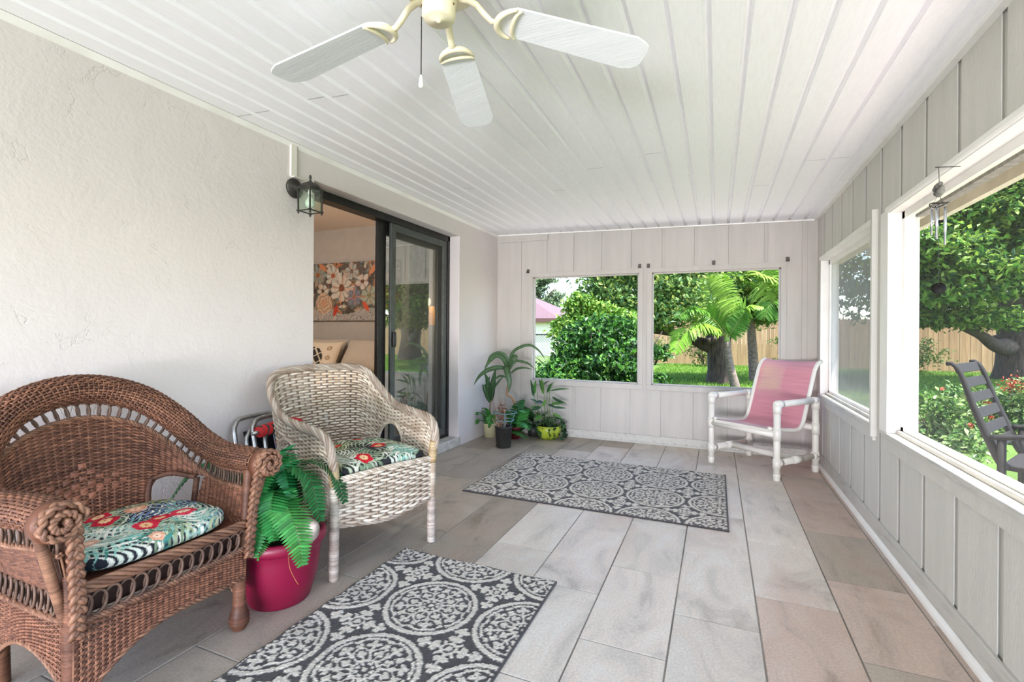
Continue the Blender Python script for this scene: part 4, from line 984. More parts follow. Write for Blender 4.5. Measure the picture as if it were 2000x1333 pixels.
def sling_col(i, j):
    f = i / 59
    pink = lin3((240, 164, 178)); pale = lin3((238, 214, 219)); yel = lin3((238, 206, 188))
    c = pink.copy()
    if f < 0.30: c = pale * 0.75 + pink * 0.25
    k = max(0, (f - 0.86) / 0.14); c = c * (1 - k * .7) + lin3((214, 176, 196)) * k * .7
    s = n[j]
    if -0.92 < s < 0.0 and 0.62 < f < 0.94: k2 = .42 * min(1, (s + .92) * 6, -s * 8 + .3, (f - .62) * 9, (.94 - f) * 12); c = c * (1 - k2) + yel * k2
    if abs(s) > 0.95: c = lin3((190, 170, 182))
    return c
G = np.array([[side[i] + np.array([s * (hw - .004), 0, 0.004 - 0.010 * (1 - s * s)]) for s in n] for i in range(60)])
# the seat dips, the back bows away
b.grid(G, np.array([[sling_col(i, j) for j in range(36)] for i in range(60)]))
def sling_material():
    m = mat('mesh_sling', (255, 255, 255), (236, 232, 234), rough=0.8, attr=True, nscale=4, stretch=(1, 1, 26), nlo=0.3, nhi=0.7, transl=0.3)
    N = m.node_tree.nodes; L = m.node_tree.links; out = N['Material Output']; sh = out.inputs['Surface'].links[0].from_socket
    tr = N.new('ShaderNodeBsdfTransparent'); mx = N.new('ShaderNodeMixShader'); mx.inputs[0].default_value = 0.14; L.new(sh, mx.inputs[1]); L.new(tr.outputs[0], mx.inputs[2]); L.new(mx.outputs[0], out.inputs['Surface']); return m
b.build('sling', sling_material(), pv, smooth=True)
b = MB(); b.add([(-hw, -.034, .384), (hw, -.034, .384), (hw, -.030, .360), (-hw, -.030, .360)], [(0, 1, 2, 3)], lin3((226, 218, 214))); b.build('sling_front_hem', M_pvc, pv)

# ================================================================== foliage helpers
def leaf_mat(name, rough=0.42, transl=0.28, spec=0.5):
    return mat(name, (255, 255, 255), (214, 222, 206), rough=rough, attr=True, nscale=30, transl=transl, spec=spec)
M_leaf = leaf_mat('leaf'); M_fern = leaf_mat('fern_frond', 0.45, 0.2)
def outdoor(name, k, **kw):
    return mat(name, (k, k, k), (int(k * .84), int(k * .87), int(k * .81)), attr=True, nscale=30, **kw)
M_far = outdoor('tree_leaf', 196, rough=0.5, transl=0.35, spec=0.25); M_shrub = outdoor('shrub_leaf', 190, rough=0.45, transl=0.25, spec=0.25)
def vary(c, s=0.12): return np.clip(lin3(c) * np.clip(rng.normal(1, s), .5, 1.6), 0, 1)
def blade_leaf(b, P, width, up, c, fold=0.25, prof=lambda t: np.sin(pi * np.clip(t, 0, 1) ** 0.75) ** 0.8, edge=None, mid=None):
    """strap leaf along P with a folded midrib; width in metres; `up` is the leaf's face normal hint"""
    P = np.asarray(P, float); m = len(P); T = np.gradient(P, axis=0); T /= np.linalg.norm(T, axis=1, keepdims=True)
    S = np.cross(T, np.asarray(up, float)); S /= np.maximum(np.linalg.norm(S, axis=1, keepdims=True), 1e-6); N = np.cross(S, T)
    t = np.linspace(0, 1, m); w = (width / 2 * np.maximum(prof(t), 0.02))[:, None]
    G = np.stack([P - S * w + N * w * fold, P, P + S * w + N * w * fold], 1)
    c = np.asarray(c); ce = c if edge is None else np.asarray(edge); cm = c if mid is None else np.asarray(mid)
    Cc = np.stack([np.broadcast_to(ce, (m, 3)), np.broadcast_to(cm, (m, 3)), np.broadcast_to(ce, (m, 3))], 1)
    b.grid(G, Cc)
def arc(p, d, L, droop, n=14, curl=0.0):
    """path leaving p along d, sagging under its weight"""
    d = np.array(d, float); d /= np.linalg.norm(d); p = np.array(p, float); out = [p.copy()]; st = L / (n - 1)
    for i in range(n - 1):
        d = d + np.array([0, 0, -droop / (n - 1)]); d /= np.linalg.norm(d); p = p + d * st; out.append(p.copy())
    return np.array(out)
def fern_frond(b, P, width, c, n=30, tip=(0.5), stem=(92, 130, 60)):
    P = resample(P, 40); m = len(P); T, U, B = frames(P)
    b.tube(P, np.linspace(.0022, .0008, m), 5, col=lin3(stem))
    Sx = np.cross(T, [0, 0, 1.0]); Sx /= np.maximum(np.linalg.norm(Sx, axis=1, keepdims=True), 1e-6); N = np.cross(Sx, T)
    for k in range(n):
        t = 0.06 + 0.94 * k / n; i = int(t * (m - 1)); w = width * 0.86 * (sin(pi * (0.16 + 0.80 * t)) ** 0.7) * (1.15 - .35 * t)
        for s in (-1, 1):
            base = P[i]; d = Sx[i] * s + T[i] * 0.35 + N[i] * 0.06; d /= np.linalg.norm(d); L = w; wd = 0.86 * (np.linalg.norm(np.diff(P, axis=0), axis=1).sum() / n)
            q = np.cross(d, N[i]); q /= np.linalg.norm(q); lift = N[i]
            cc = vary(c, .16) * (0.86 if k % 2 else 1.06); q = q + N[i] * 0.40; q /= np.linalg.norm(q)  # every other pinna darker, overlap shade put into the colour
            pr = [(0, .40), (.15, .58), (.4, .52), (.62, .50), (.85, .30), (1.0, .03)]
            V = []
            for f, ww in pr:
                o = base + d * L * f + lift * (-0.10 * L * f * f)
                V += [o - q * wd * ww * 1.1, o + lift * 0.0015 * (1 - f), o + q * wd * ww * 1.1]
            F = []
            for a in range(len(pr) - 1):
                F += [(3 * a, 3 * a + 1, 3 * a + 4, 3 * a + 3), (3 * a + 1, 3 * a + 2, 3 * a + 5, 3 * a + 4)]
            b.add(V, F, cc)
def small_leaves(b, pts, size, cols, rough_up=0.5, aspect=0.5, fold=0.2, nrm_bias=(0, 0, 1.0)):
    """many little pointed leaves as folded diamonds"""
    pts = np.asarray(pts, float); n = len(pts)
    N = rng.normal(0, rough_up, (n, 3)) + np.asarray(nrm_bias); N /= np.linalg.norm(N, axis=1, keepdims=True)
    D = rng.normal(0, 1, (n, 3)); D -= N * (D * N).sum(1, keepdims=True); D /= np.linalg.norm(D, axis=1, keepdims=True); S = np.cross(N, D)
    L = size * rng.uniform(.65, 1.25, n)[:, None]
    tip = pts + D * L * 0.5 - N * L * 0.10; root = pts - D * L * 0.5
    m1 = pts - D * L * 0.05 + S * L * aspect / 2 + N * L * fold * .3; m2 = pts - D * L * 0.05 - S * L * aspect / 2 + N * L * fold * .3
    V = np.stack([root, m1, tip, m2], 1).reshape(-1, 3)
    C = np.array([lin3(c) for c in cols]); pick = C[rng.integers(len(C), size=n)] * np.clip(rng.normal(1, .16, (n, 1)), .5, 1.7)
    F = [(4 * i, 4 * i + 1, 4 * i + 2) for i in range(n)] + [(4 * i, 4 * i + 2, 4 * i + 3) for i in range(n)]
    return b.add(V, F, np.repeat(np.clip(pick, 0, 1), 4, axis=0))

# ================================================================== red pot with a fern, between the wicker chairs
PX, PY = -1.660, 1.462
M_pot = mat('magenta_glaze', (130, 10, 52), (108, 8, 42), rough=0.42, nscale=5, nlo=0.45, nhi=0.8, bump=0.06, bscale=30)
M_soil = mat('potting_soil', (66, 52, 42), (38, 30, 26), rough=0.95, nscale=90, bump=0.5, bscale=120)
pt_ = thing('potted_fern', 'big magenta pot of bright green sword fern between the two wicker armchairs', 'plant', (PX, PY, 0))
b = MB(); b.lathe([(0.0, 0), (.112, 0), (.118, .006), (.145, .10), (.156, .19), (.158, .222), (.160, .226), (.172, .230), (.178, .244), (.178, .262), (.170, .274), (.160, .276), (.154, .268), (.150, .24), (.0, .24)], n=56)
b.build('pot', M_pot, pt_, smooth=True)
b = MB(); b.lathe([(0.0, .252), (.08, .250), (.153, .244), (.153, .235), (0, .235)], n=40); b.build('soil', M_soil, pt_, smooth=True)
G1, G2, G3 = (58, 150, 74), (44, 128, 66), (86, 172, 84)
def to_local(p): return np.array(p) - np.array([PX, PY, 0])
cr_ = np.array([0.0, 0.0, .25])
Dp = float(_fwd @ np.array([PX, PY, 0]))
def frond_px(pts, width, c, root=None):
    P = [cr_ + (np.array(root) if root is not None else 0)] + [to_local(at(x, y, Dp + dd)) for x, y, dd in pts]
    b = MB(); fern_frond(b, P, width, c, 38); return b.build('frond', M_fern, pt_, smooth=False)
frond_px([(535, 1005, -.03), (556, 985, -.10), (580, 1040, -.16), (592, 1108, -.19)], .115, G3)
frond_px([(520, 985, -.05), (512, 975, -.12), (498, 1030, -.18), (492, 1092, -.20)], .105, G1)
frond_px([(545, 960, 0), (565, 915, .0), (605, 935, .0), (628, 1022, -.02)], .125, G2)
frond_px([(535, 960, 0), (535, 905, -.02), (520, 918, -.09), (512, 965, -.14)], .10, G1)
frond_px([(540, 940, .03), (548, 885, .05), (552, 895, .02), (568, 970, -.08)], .105, (40, 140, 78))
frond_px([(520, 950, .05), (490, 895, .06), (455, 900, .05), (432, 925, .05)], .10, G2)
frond_px([(500, 960, .10), (420, 905, .14), (370, 930, .14), (328, 985, .12)], .10, G2)
frond_px([(560, 950, .06), (600, 900, .10), (650, 920, .12), (676, 985, .10)], .11, (36, 104, 58))
frond_px([(530, 1040, -.06), (515, 1045, -.12), (505, 1060, -.16), (500, 1095, -.17)], .08, G3)
frond_px([(545, 1000, -.04), (540, 960, -.08), (530, 985, -.15), (535, 1060, -.19)], .10, G1)
b = MB(); b.tube(resample([to_local(at(563, 1085, Dp - .17)), to_local(at(566, 1110, Dp - .185)), to_local(at(575, 1130, Dp - .185)), to_local(at(583, 1143, Dp - .185))], 14), .0014, 5, col=lin3((196, 120, 70))); b.build('runner', M_fern, pt_, smooth=True)
# pale conch-like shell lying in the pot
sh = MB(); cs = to_local(at(596, 1062, Dp - .075)); th = np.linspace(0, 1, 30)
prof = [(0.0005, -.075), (.018, -.066), (.036, -.045), (.046, -.015), (.050, .012), (.044, .03), (.036, .036), (.034, .046), (.024, .053), (.022, .060), (.012, .066), (.0005, .074)]
sh.lathe(prof, (0, 0, 0), 28)
o = sh.build('sea_shell', mat('shell', (196, 182, 170), (170, 152, 140), rough=0.25, nscale=9, coat=0.4), None, smooth=True); o.location = (PX + cs[0] + .0, PY + cs[1], max(cs[2], .30)); o.rotation_euler = (RAD(50), RAD(35), RAD(60))
tag(o, 'pale polished sea shell lying in the magenta pot under the fern', 'shell')

# ================================================================== folded lawn chairs leaning on the wall behind the pot
M_plaid_red = mat('red_plaid', (190, 36, 40), (40, 56, 50), rough=0.85, nscale=5, nlo=0.52, nhi=0.56, stretch=(1, 9, 3))
def stripe_mat(name, cols, scale, axis=2):
    m = mat(name, cols[0], rough=0.8); nt = m.node_tree; N = nt.nodes; L = nt.links; b = N['Principled BSDF']
    tc = N['Texture Coordinate']; sx = N.new('ShaderNodeSeparateXYZ'); L.new(tc.outputs['Object'], sx.inputs[0]); ml = N.new('ShaderNodeMath'); ml.operation = 'MULTIPLY'; ml.inputs[1].default_value = scale; L.new(sx.outputs[axis], ml.inputs[0])
    fr = N.new('ShaderNodeMath'); fr.operation = 'FRACT'; L.new(ml.outputs[0], fr.inputs[0]); cr = N.new('ShaderNodeValToRGB'); cr.color_ramp.interpolation = 'CONSTANT'
    E_ = cr.color_ramp.elements; E_[0].color = lin(cols[0]); E_[0].position = 0; E_[1].color = lin(cols[-1]); E_[1].position = 1 - 1 / len(cols)
    for k, c in enumerate(cols[1:-1], 1): e = E_.new(k / len(cols)); e.color = lin(c)
    L.new(fr.outputs[0], cr.inputs[0]); L.new(cr.outputs[0], b.inputs['Base Color']); return m
M_strip = stripe_mat('striped_webbing', [(170, 180, 206), (206, 206, 210), (150, 160, 188), (196, 152, 164), (176, 186, 206), (120, 140, 150)], 7.0)
M_navy = mat('navy_cloth', (30, 34, 48), (22, 24, 34), rough=0.9, nscale=20)
def folded_chair(loc, rz, lean, label, fabric, f0=.035, f1=.465):
    t = thing('folded_lawn_chair', label, 'chair', loc, rz, None)
    def X(p): x, y, z = p; return (x, y * 1 + z * sin(lean), z * cos(lean))
    b = MB(); hwid = 0.25
    U_ = resample([X((-hwid, 0, .012)), X((-hwid, 0, .30)), X((-hwid, 0, .58)), X((-hwid + .015, 0, .64)), X((-hwid + .06, 0, .665)), X((0, 0, .668)), X((hwid - .06, 0, .665)), X((hwid - .015, 0, .64)), X((hwid, 0, .58)), X((hwid, 0, .30)), X((hwid, 0, .012))], 90)
    b.tube(U_, .0115, 10); b.build('back_frame', M_alu, t, smooth=True)
    b = MB(); V_ = resample([X((-hwid + .03, -.035, .012)), X((-hwid + .03, -.035, .5)), X((-hwid + .05, -.035, .585)), X((-hwid + .10, -.035, .61)), X((hwid - .10, -.035, .61)), X((hwid - .05, -.035, .585)), X((hwid - .03, -.035, .5)), X((hwid - .03, -.035, .012))], 80)
    b.tube(V_, .0105, 10); b.build('seat_frame', M_alu, t, smooth=True)
    b = MB(); b.prism([X((-hwid + f0, -.018, .08)), X((-hwid + f1, -.018, .08)), X((-hwid + f1, -.018, .60)), X((-hwid + f0, -.018, .60))], (0, -.006, 0)); b.build('webbing', fabric, t)
    return t
t1 = folded_chair((-2.105, 1.945, 0), RAD(90), RAD(14), 'folded aluminium lawn chair with dark navy cloth leaning on the stucco wall behind the fern', M_navy)
t2 = folded_chair((-2.035, 2.00, 0), RAD(90), RAD(14.5), 'folded aluminium lawn chair with pale striped webbing leaning against the navy one', M_strip, .10, .22)
b = MB(); p0, p1 = np.array([-2.125, 1.735, .590]), np.array([-2.125, 2.06, .612]); 
b.tube([p0, p0 + (p1 - p0) * .5, p1], [.030, .033, .030], 14); b.cur = 1; b.tube([p0 - np.array([0, .035, .003]), p0 + np.array([0, .02, 0])], .010, 10)
o = b.build('rolled_umbrella', [M_plaid_red, M_alu], None, smooth=True); tag(o, 'rolled red and green plaid umbrella resting on the folded lawn chairs', 'umbrella')

# ================================================================== plants in the far corner
def pot(parent, prof, m, n=36, name='pot'):
    b = MB(); b.lathe(prof, (0, 0, 0), n); return b.build(name, m, parent, smooth=True)
def soil(parent, r, z): b = MB(); b.lathe([(0.0, z + .004), (r * .6, z + .003), (r, z), (r, z - .01), (0, z - .01)], n=24); return b.build('soil', M_soil, parent, smooth=True)
def px_path(root, pts): return np.array([np.array(at(x, y, D)) - np.array(root) for x, y, D in pts])
DG, DGe, DGm = (58, 92, 56), (50, 78, 50), (104, 136, 92)
def strap(parent, root, pts, width, c, edge=None, mid=None, up=(0.3, -0.9, 0.5), name='leaf', fold=0.3, prof=None):
    P = resample(px_path(root, pts), 22); b = MB()
    kw = {} if prof is None else dict(prof=prof)
    blade_leaf(b, P, width, up, vary(c, .1), fold, edge=None if edge is None else vary(edge, .1), mid=None if mid is None else vary(mid, .1), **kw)
    return b.build(name, M_leaf, parent, smooth=True)
# tall corn plant in a dark red pot
R_ = np.array([-1.945, 4.640, 0.0]); Dr = 5.02
red = thing('corn_plant', 'tall corn plant with arching leaves on a bent cane in a dark red corner pot', 'plant', R_)
pot(red, [(0, 0), (.062, 0), (.078, .10), (.082, .105), (.084, .13), (.076, .13), (.074, .11), (0, .11)], mat('dark_red_pot', (122, 36, 42), (96, 26, 34), rough=0.4)); soil(red, .075, .112)
b = MB(); b.tube(resample(np.vstack([[0.0, 0.0, .10], px_path(R_, [(1006, 800, Dr), (1003, 783, Dr), (997, 775, Dr), (991, 772, Dr), (990, 765, Dr), (993, 748, Dr), (993, 726, Dr)])]), 40), np.linspace(.013, .010, 40), 10, col=lin3((176, 138, 104)))
b.build('cane', mat('cane_bark', (255, 255, 255), (210, 196, 180), rough=0.8, attr=True, nscale=60, stretch=(1, 1, 4)), red, smooth=True)
for pts, w in [([(993, 724, Dr), (984, 703, Dr - .05), (968, 696, Dr - .10), (952, 712, Dr - .15), (945, 728, Dr - .17)], .055),
               ([(993, 722, Dr), (1000, 692, Dr - .05), (1016, 679, Dr - .1), (1036, 675, Dr - .13), (1053, 686, Dr - .16), (1066, 704, Dr - .18)], .035),
               ([(993, 726, Dr), (980, 719, Dr - .08), (958, 722, Dr - .16), (938, 734, Dr - .22), (925, 753, Dr - .25)], .055),
               ([(993, 722, Dr), (990, 716, Dr - .06), (991, 728, Dr - .11), (995, 748, Dr - .13), (993, 768, Dr - .13)], .065),
               ([(995, 724, Dr), (1005, 707, Dr - .03), (1020, 707, Dr - .05), (1034, 712, Dr - .08), (1046, 724, Dr - .1)], .030),
               ([(997, 730, Dr), (1010, 721, Dr - .05), (1026, 719, Dr - .09), (1042, 723, Dr - .11)], .026),
               ([(990, 738, Dr), (978, 735, Dr - .03), (967, 741, Dr - .05), (958, 750, Dr - .06)], .024),
               ([(994, 720, Dr), (989, 700, Dr - .0), (976, 691, Dr + .0), (960, 695, Dr + .02), (951, 708, Dr + .03)], .050),
               ([(995, 718, Dr), (1001, 700, Dr - .02), (1008, 697, Dr - .05), (1006, 712, Dr - .09)], .04)]:
    strap(red, R_, pts, w, DG, edge=DGe, mid=DGm)
def pinnate(parent, root, pts, width, c, n=9):
    P = resample(px_path(root, pts), 30); b = MB(); fern_frond(b, P, width * .8, c, n + 5, stem=(80, 130, 60)); return b.build('frond', M_fern, parent, smooth=True)
GB = (78, 156, 76)
pinnate(red, R_, [(1004, 838, Dr - .02), (1010, 818, Dr - .12), (1020, 803, Dr - .2), (1030, 806, Dr - .28)], .19, GB)
pinnate(red, R_, [(1004, 840, Dr - .03), (1014, 826, Dr - .15), (1026, 828, Dr - .25), (1037, 842, Dr - .30)], .18, (66, 142, 70))
pinnate(red, R_, [(1004, 838, Dr), (1010, 800, Dr - .05), (1016, 785, Dr - .1), (1022, 782, Dr - .15)], .15, (60, 116, 66))
pinnate(red, R_, [(1002, 838, Dr), (990, 815, Dr - .1), (984, 800, Dr - .15), (975, 800, Dr - .2)], .13, (60, 120, 64))
pinnate(red, R_, [(1002, 842, Dr - .05), (1012, 845, Dr - .2), (1024, 852, Dr - .26), (1034, 860, Dr - .28)], .12, (70, 136, 66))
# second corn plant in a cream pot
R2 = np.array([-2.205, 4.60, 0.0]); Dc = 5.09
crp = thing('corn_plant', 'short corn plant with upright drooping leaves in a cream pot against the stucco wall', 'plant', R2)
pot(crp, [(0, 0), (.058, 0), (.068, .125), (.071, .128), (.071, .145), (.064, .145), (.062, .125), (0, .125)], mat('cream_pot', (208, 202, 160), (190, 184, 146), rough=0.6)); soil(crp, .062, .126)
b = MB(); b.tube(resample(np.vstack([[0.0, 0.0, .12], px_path(R2, [(957, 800, Dc), (959, 782, Dc)])]), 16), .009, 8, col=lin3((158, 130, 100))); b.build('cane', bpy.data.materials['cane_bark'], crp, smooth=True)
for pts, w in [([(958, 786, Dc), (955, 762, Dc - .03), (951, 740, Dc - .05), (944, 726, Dc - .08)], .055), ([(960, 786, Dc), (962, 758, Dc - .02), (966, 732, Dc - .04), (970, 718, Dc - .06)], .06),
               ([(958, 788, Dc), (952, 772, Dc - .05), (952, 752, Dc - .1), (957, 735, Dc - .12)], .055), ([(960, 784, Dc), (964, 760, Dc - .05), (975, 745, Dc - .09), (986, 732, Dc - .1)], .03), ([(957, 784, Dc), (950, 768, Dc - .05), (945, 752, Dc - .1), (949, 770, Dc - .14)], .05)]:
    strap(crp, R2, pts, w, (52, 90, 54), edge=(46, 76, 48), mid=(92, 126, 84))
for pts in ([(955, 832, Dc), (945, 815, Dc - .06), (936, 806, Dc - .1), (931, 812, Dc - .13)], [(955, 832, Dc), (950, 808, Dc - .05), (946, 798, Dc - .1), (942, 800, Dc - .12)], [(956, 832, Dc), (960, 812, Dc - .06), (958, 822, Dc - .12), (954, 838, Dc - .14)], [(955, 832, Dc), (942, 822, Dc - .08), (934, 822, Dc - .12), (930, 830, Dc - .14)]):
    pinnate(crp, R2, pts, .10, (74, 142, 66), 8)
# black nursery pot with dry stems and a hoop support
R3 = np.array([-1.885, 4.235, 0.0]); Db = 4.62
dry = thing('dry_potted_plant', 'black nursery pot of dried pinkish stems inside a blue wire hoop in the corner', 'plant', R3)
pot(dry, [(0, .006), (.062, .006), (.064, 0), (.070, .004), (.082, .190), (.086, .192), (.087, .205), (.080, .205), (.078, .165), (0, .165)], mat('black_plastic', (40, 39, 38), (52, 50, 48), rough=0.5, nscale=14)); soil(dry, .077, .168)
b = MB(); M_dry = mat('dry_stem', (255, 255, 255), (220, 206, 196), rough=0.85, attr=True, nscale=50)
for k in range(26):
    a = random.uniform(0, 6.28); r = random.uniform(.005, .05); p = np.array([r * cos(a) - .02, r * sin(a) - .02, .16]); h = random.uniform(.10, .34)
    q = p + np.array([random.uniform(-.07, .05), random.uniform(-.05, .05), h]); mid = (p + q) / 2 + rng.normal(0, .014, 3)
    b.tube(resample([p, mid, q], 8), [.0030, .0028, .0026, .0024, .0022, .002, .0018, .001], 5, col=vary(random.choice([(186, 140, 120), (196, 168, 140), (160, 120, 100), (206, 190, 168), (140, 120, 104)])))
b.build('stems', M_dry, dry, smooth=True)
b = MB(); small_leaves(b, np.array([[-.02, -.02, .34]]) + rng.normal(0, 1, (46, 3)) * np.array([.035, .03, .05]), .035, [(150, 96, 80), (186, 140, 120), (120, 90, 76)], 1.0); b.build('dry_leaves', M_dry, dry)
M_hoop = mat('blue_wire', (112, 152, 156), (90, 130, 138), rough=0.5)
b = MB(); a = np.linspace(0, 2 * pi, 41)[:-1]
for z, r in ((.335, .112), (.262, .085)): b.tube(np.stack([.015 + r * np.cos(a), r * np.sin(a), 0 * a + z], 1), .0045, 8, closed=True)
for k in range(3): t = .9 + k * 2.09; b.tube([(.015 + .112 * cos(t), .112 * sin(t), .335), (.015 + .085 * cos(t), .085 * sin(t), .262), (.055 * cos(t), .055 * sin(t), .165)], .0035, 6)
b.build('hoop_support', M_hoop, dry, smooth=True)
# lime bowl with mixed shoots and trailing ivy
R4 = np.array([-1.610, 4.780, 0.0]); Dg = 5.02
bowl = thing('planter_bowl', 'lime green bowl planter of slender shoots and trailing ivy under the left end window', 'plant', R4)
pot(bowl, [(0, 0), (.070, 0), (.080, .004), (.112, .035), (.130, .080), (.132, .108), (.124, .138), (.118, .140), (.116, .125), (0, .125)], mat('lime_glaze', (176, 190, 62), (160, 176, 52), rough=0.3, nscale=10, coat=0.3), 48); soil(bowl, .115, .127)
b = MB(); stems = []
for x0, x1, y1 in ((1043, 1042, 752), (1047, 1050, 765), (1061, 1062, 745), (1066, 1068, 765), (1070, 1074, 760), (1076, 1080, 775), (1054, 1056, 790)):
    P = resample(px_path(R4, [(x0 + 8, 832, Dg), (x0 + 3, 800, Dg - .02), (x1, y1, Dg - .04)]), 16); b.tube(P, np.linspace(.0045, .0025, 16), 6, col=vary((120, 150, 80))); stems.append(P)
b.build('shoots', M_leaf, bowl, smooth=True)
GL = [(60, 98, 62), (86, 140, 62), (70, 110, 76), (104, 150, 70), (50, 80, 58)]
k = 0
for (x, y, dx, dy, w) in [(1042, 775, -6, -34, .03), (1044, 770, 2, -28, .03), (1060, 766, -8, -26, .035), (1061, 770, -4, -32, .035), (1062, 752, 12, -8, .02), (1068, 768, 10, -20, .024), (1070, 768, 12, -22, .02), (1075, 764, 30, -4, .02), (1078, 762, 34, -2, .022), (1078, 775, 22, 14, .03), (1079, 777, 28, 12, .03), (1076, 790, 24, -2, .035), (1080, 796, 26, 2, .03), (1080, 808, 18, 8, .028), (1060, 785, -14, 2, .045), (1056, 795, -18, 6, .05), (1052, 800, -16, -4, .05), (1050, 786, -16, -6, .03), (1066, 782, -8, 14, .035), (1070, 790, 16, 6, .03), (1082, 815, 20, 6, .028), (1058, 812, -14, 10, .05)]:
    strap(bowl, R4, [(x, y, Dg - .03), (x + dx * .5, y + dy * .6, Dg - .06), (x + dx, y + dy, Dg - .09)], w, GL[k % 5], up=(0.2, -.7, .7)); k += 1
b = MB()
for s in range(9):
    a = random.uniform(-1.6, .9); p = np.array([.11 * cos(a), .11 * sin(a), .14]); P = [p, p + np.array([.03 * cos(a), .03 * sin(a), .02]), p + np.array([.05 * cos(a), .05 * sin(a), -.05]), p + np.array([.055 * cos(a), .055 * sin(a), -.115])]
    P = resample(P, 12); b.tube(P, .0014, 4, col=lin3((70, 90, 50))); small_leaves(b, P[2:] + rng.normal(0, .010, (10, 3)), .040, [(44, 82, 48), (58, 100, 60), (36, 66, 44)], .8, .8)
small_leaves(b, np.array([0, 0, .17]) + rng.normal(0, 1, (70, 3)) * np.array([.07, .06, .03]), .05, [(40, 74, 44), (54, 92, 54), (66, 110, 60)], .8, .6)
b.build('ivy', M_leaf, bowl)
# dark leafy plant in the back, behind the ferny leaves
R5 = np.array([-1.80, 4.84, 0.0])
bk = thing('leafy_plant', 'low dark green leafy plant half hidden behind the lime bowl under the end window', 'plant', R5)
pot(bk, [(0, 0), (.06, 0), (.075, .11), (.07, .11), (.068, .10), (0, .10)], bpy.data.materials['black_plastic'])
b = MB()
for k in range(30):
    a = random.uniform(0, 6.28); e = random.uniform(.25, 1.2); P = arc((0, 0, .10), (cos(a) * cos(e), min(.25, sin(a)) * cos(e), sin(e)), random.uniform(.20, .36), 1.3, 10)
    P[:, 1] = np.minimum(P[:, 1], .10); blade_leaf(b, P, .065, (0, 0, 1.0), vary(random.choice([(48, 86, 48), (60, 104, 56), (38, 70, 42)])), .2, prof=lambda t: np.where(t < .35, .08, np.sin(pi * np.clip((t - .35) / .65, 0, 1) ** .7)))
b.build('leaves', M_leaf, bk, smooth=True)

# ================================================================== wind chime in front of the near side window
M_iron = mat('dark_iron', (44, 42, 38), (58, 54, 48), rough=0.6, metal=0.4, nscale=40)
wc = thing('wind_chime', 'small wind chime of silver tubes hanging from a nail over the near side window', 'wind chime', (0.752, 2.255, 0))
b = MB(); b.tube([(.062, .004, 1.722), (-.012, .0, 1.726)], .0016, 6); b.tube([(-.002, 0, 1.725), (0, 0, 1.655)], .0011, 5); b.build('hanger', M_iron, wc, smooth=True)
M_frog = mat('grey_stone_charm', (128, 126, 120), (84, 80, 74), rough=0.7, nscale=30)
b = MB()
ax = np.array([.0, 1.0, 0])
for k, (dy, dz, r) in enumerate([(-.022, .008, .010), (-.008, .013, .011), (.008, .015, .011), (.022, .018, .0085)]): b.sphere((-.004, -dy * .9, 1.640 + dz), r, 14, 10)
for k, (dy, dz, r) in enumerate([(-.020, -.006, .013), (-.004, -.010, .016), (.012, -.006, .015), (.020, .002, .011)]): b.sphere((.0, -dy, 1.640 + dz), r, 14, 10, (.8, 1.1, .9))
b.build('charm', M_frog, wc, smooth=True)
b = MB()
for dx, dy in ((.016, .016), (-.016, .016), (.0, -.02)): b.tube([(0, 0, 1.628), (dx, dy, 1.588)], .0007, 4)
a = np.linspace(0, 2 * pi, 31)[:-1]; b.tube(np.stack([.026 * np.cos(a), .034 * np.sin(a), 1.588 + .004 * np.cos(a * 2)], 1), .0024, 6, closed=True); b.tube([(0, -.034, 1.588), (0, .034, 1.588)], .002, 6)
b.build('top_ring', M_iron, wc, smooth=True)
M_tube = mat('chime_tube', (206, 210, 216), (186, 190, 198), rough=0.22, metal=0.9, nscale=20)
for k, (an, L) in enumerate([(0.2, .125), (1.46, .108), (2.72, .095), (3.97, .108), (5.23, .138)]):
    x, y = .020 * cos(an), .026 * sin(an); b = MB(); b.tube([(x, y, 1.572), (x, y, 1.572 - L)], .0045, 10); b.tube([(x, y, 1.588), (x, y, 1.571)], .0006, 4); b.build('chime_tube', M_tube, wc, smooth=True)
b = MB(); b.tube([(0, 0, 1.588), (0, 0, 1.29)], .0007, 5); b.build('striker_cord', M_iron, wc)
b = MB(); b.lathe([(0, -.004), (.012, -.004), (.0135, 0), (.012, .004), (0, .004)], (0, 0, 1.523), 20); b.build('striker', mat('black_wood', (20, 17, 16), spec=0.2, rough=0.6), wc, smooth=True)
b = MB(); b.lathe([(0.0, -.003), (.0215, -.003), (.0225, 0), (.0215, .003), (0, .003)], (0, 0, 0), 28); b.sphere((0, 0, .003), .003, 8, 6, col=(3, 3, 3))
o = b.build('wind_sail', bpy.data.materials['black_wood'], wc, smooth=True); o.location = (0, 0, 1.277); o.rotation_euler = (RAD(74), 0, RAD(-18))

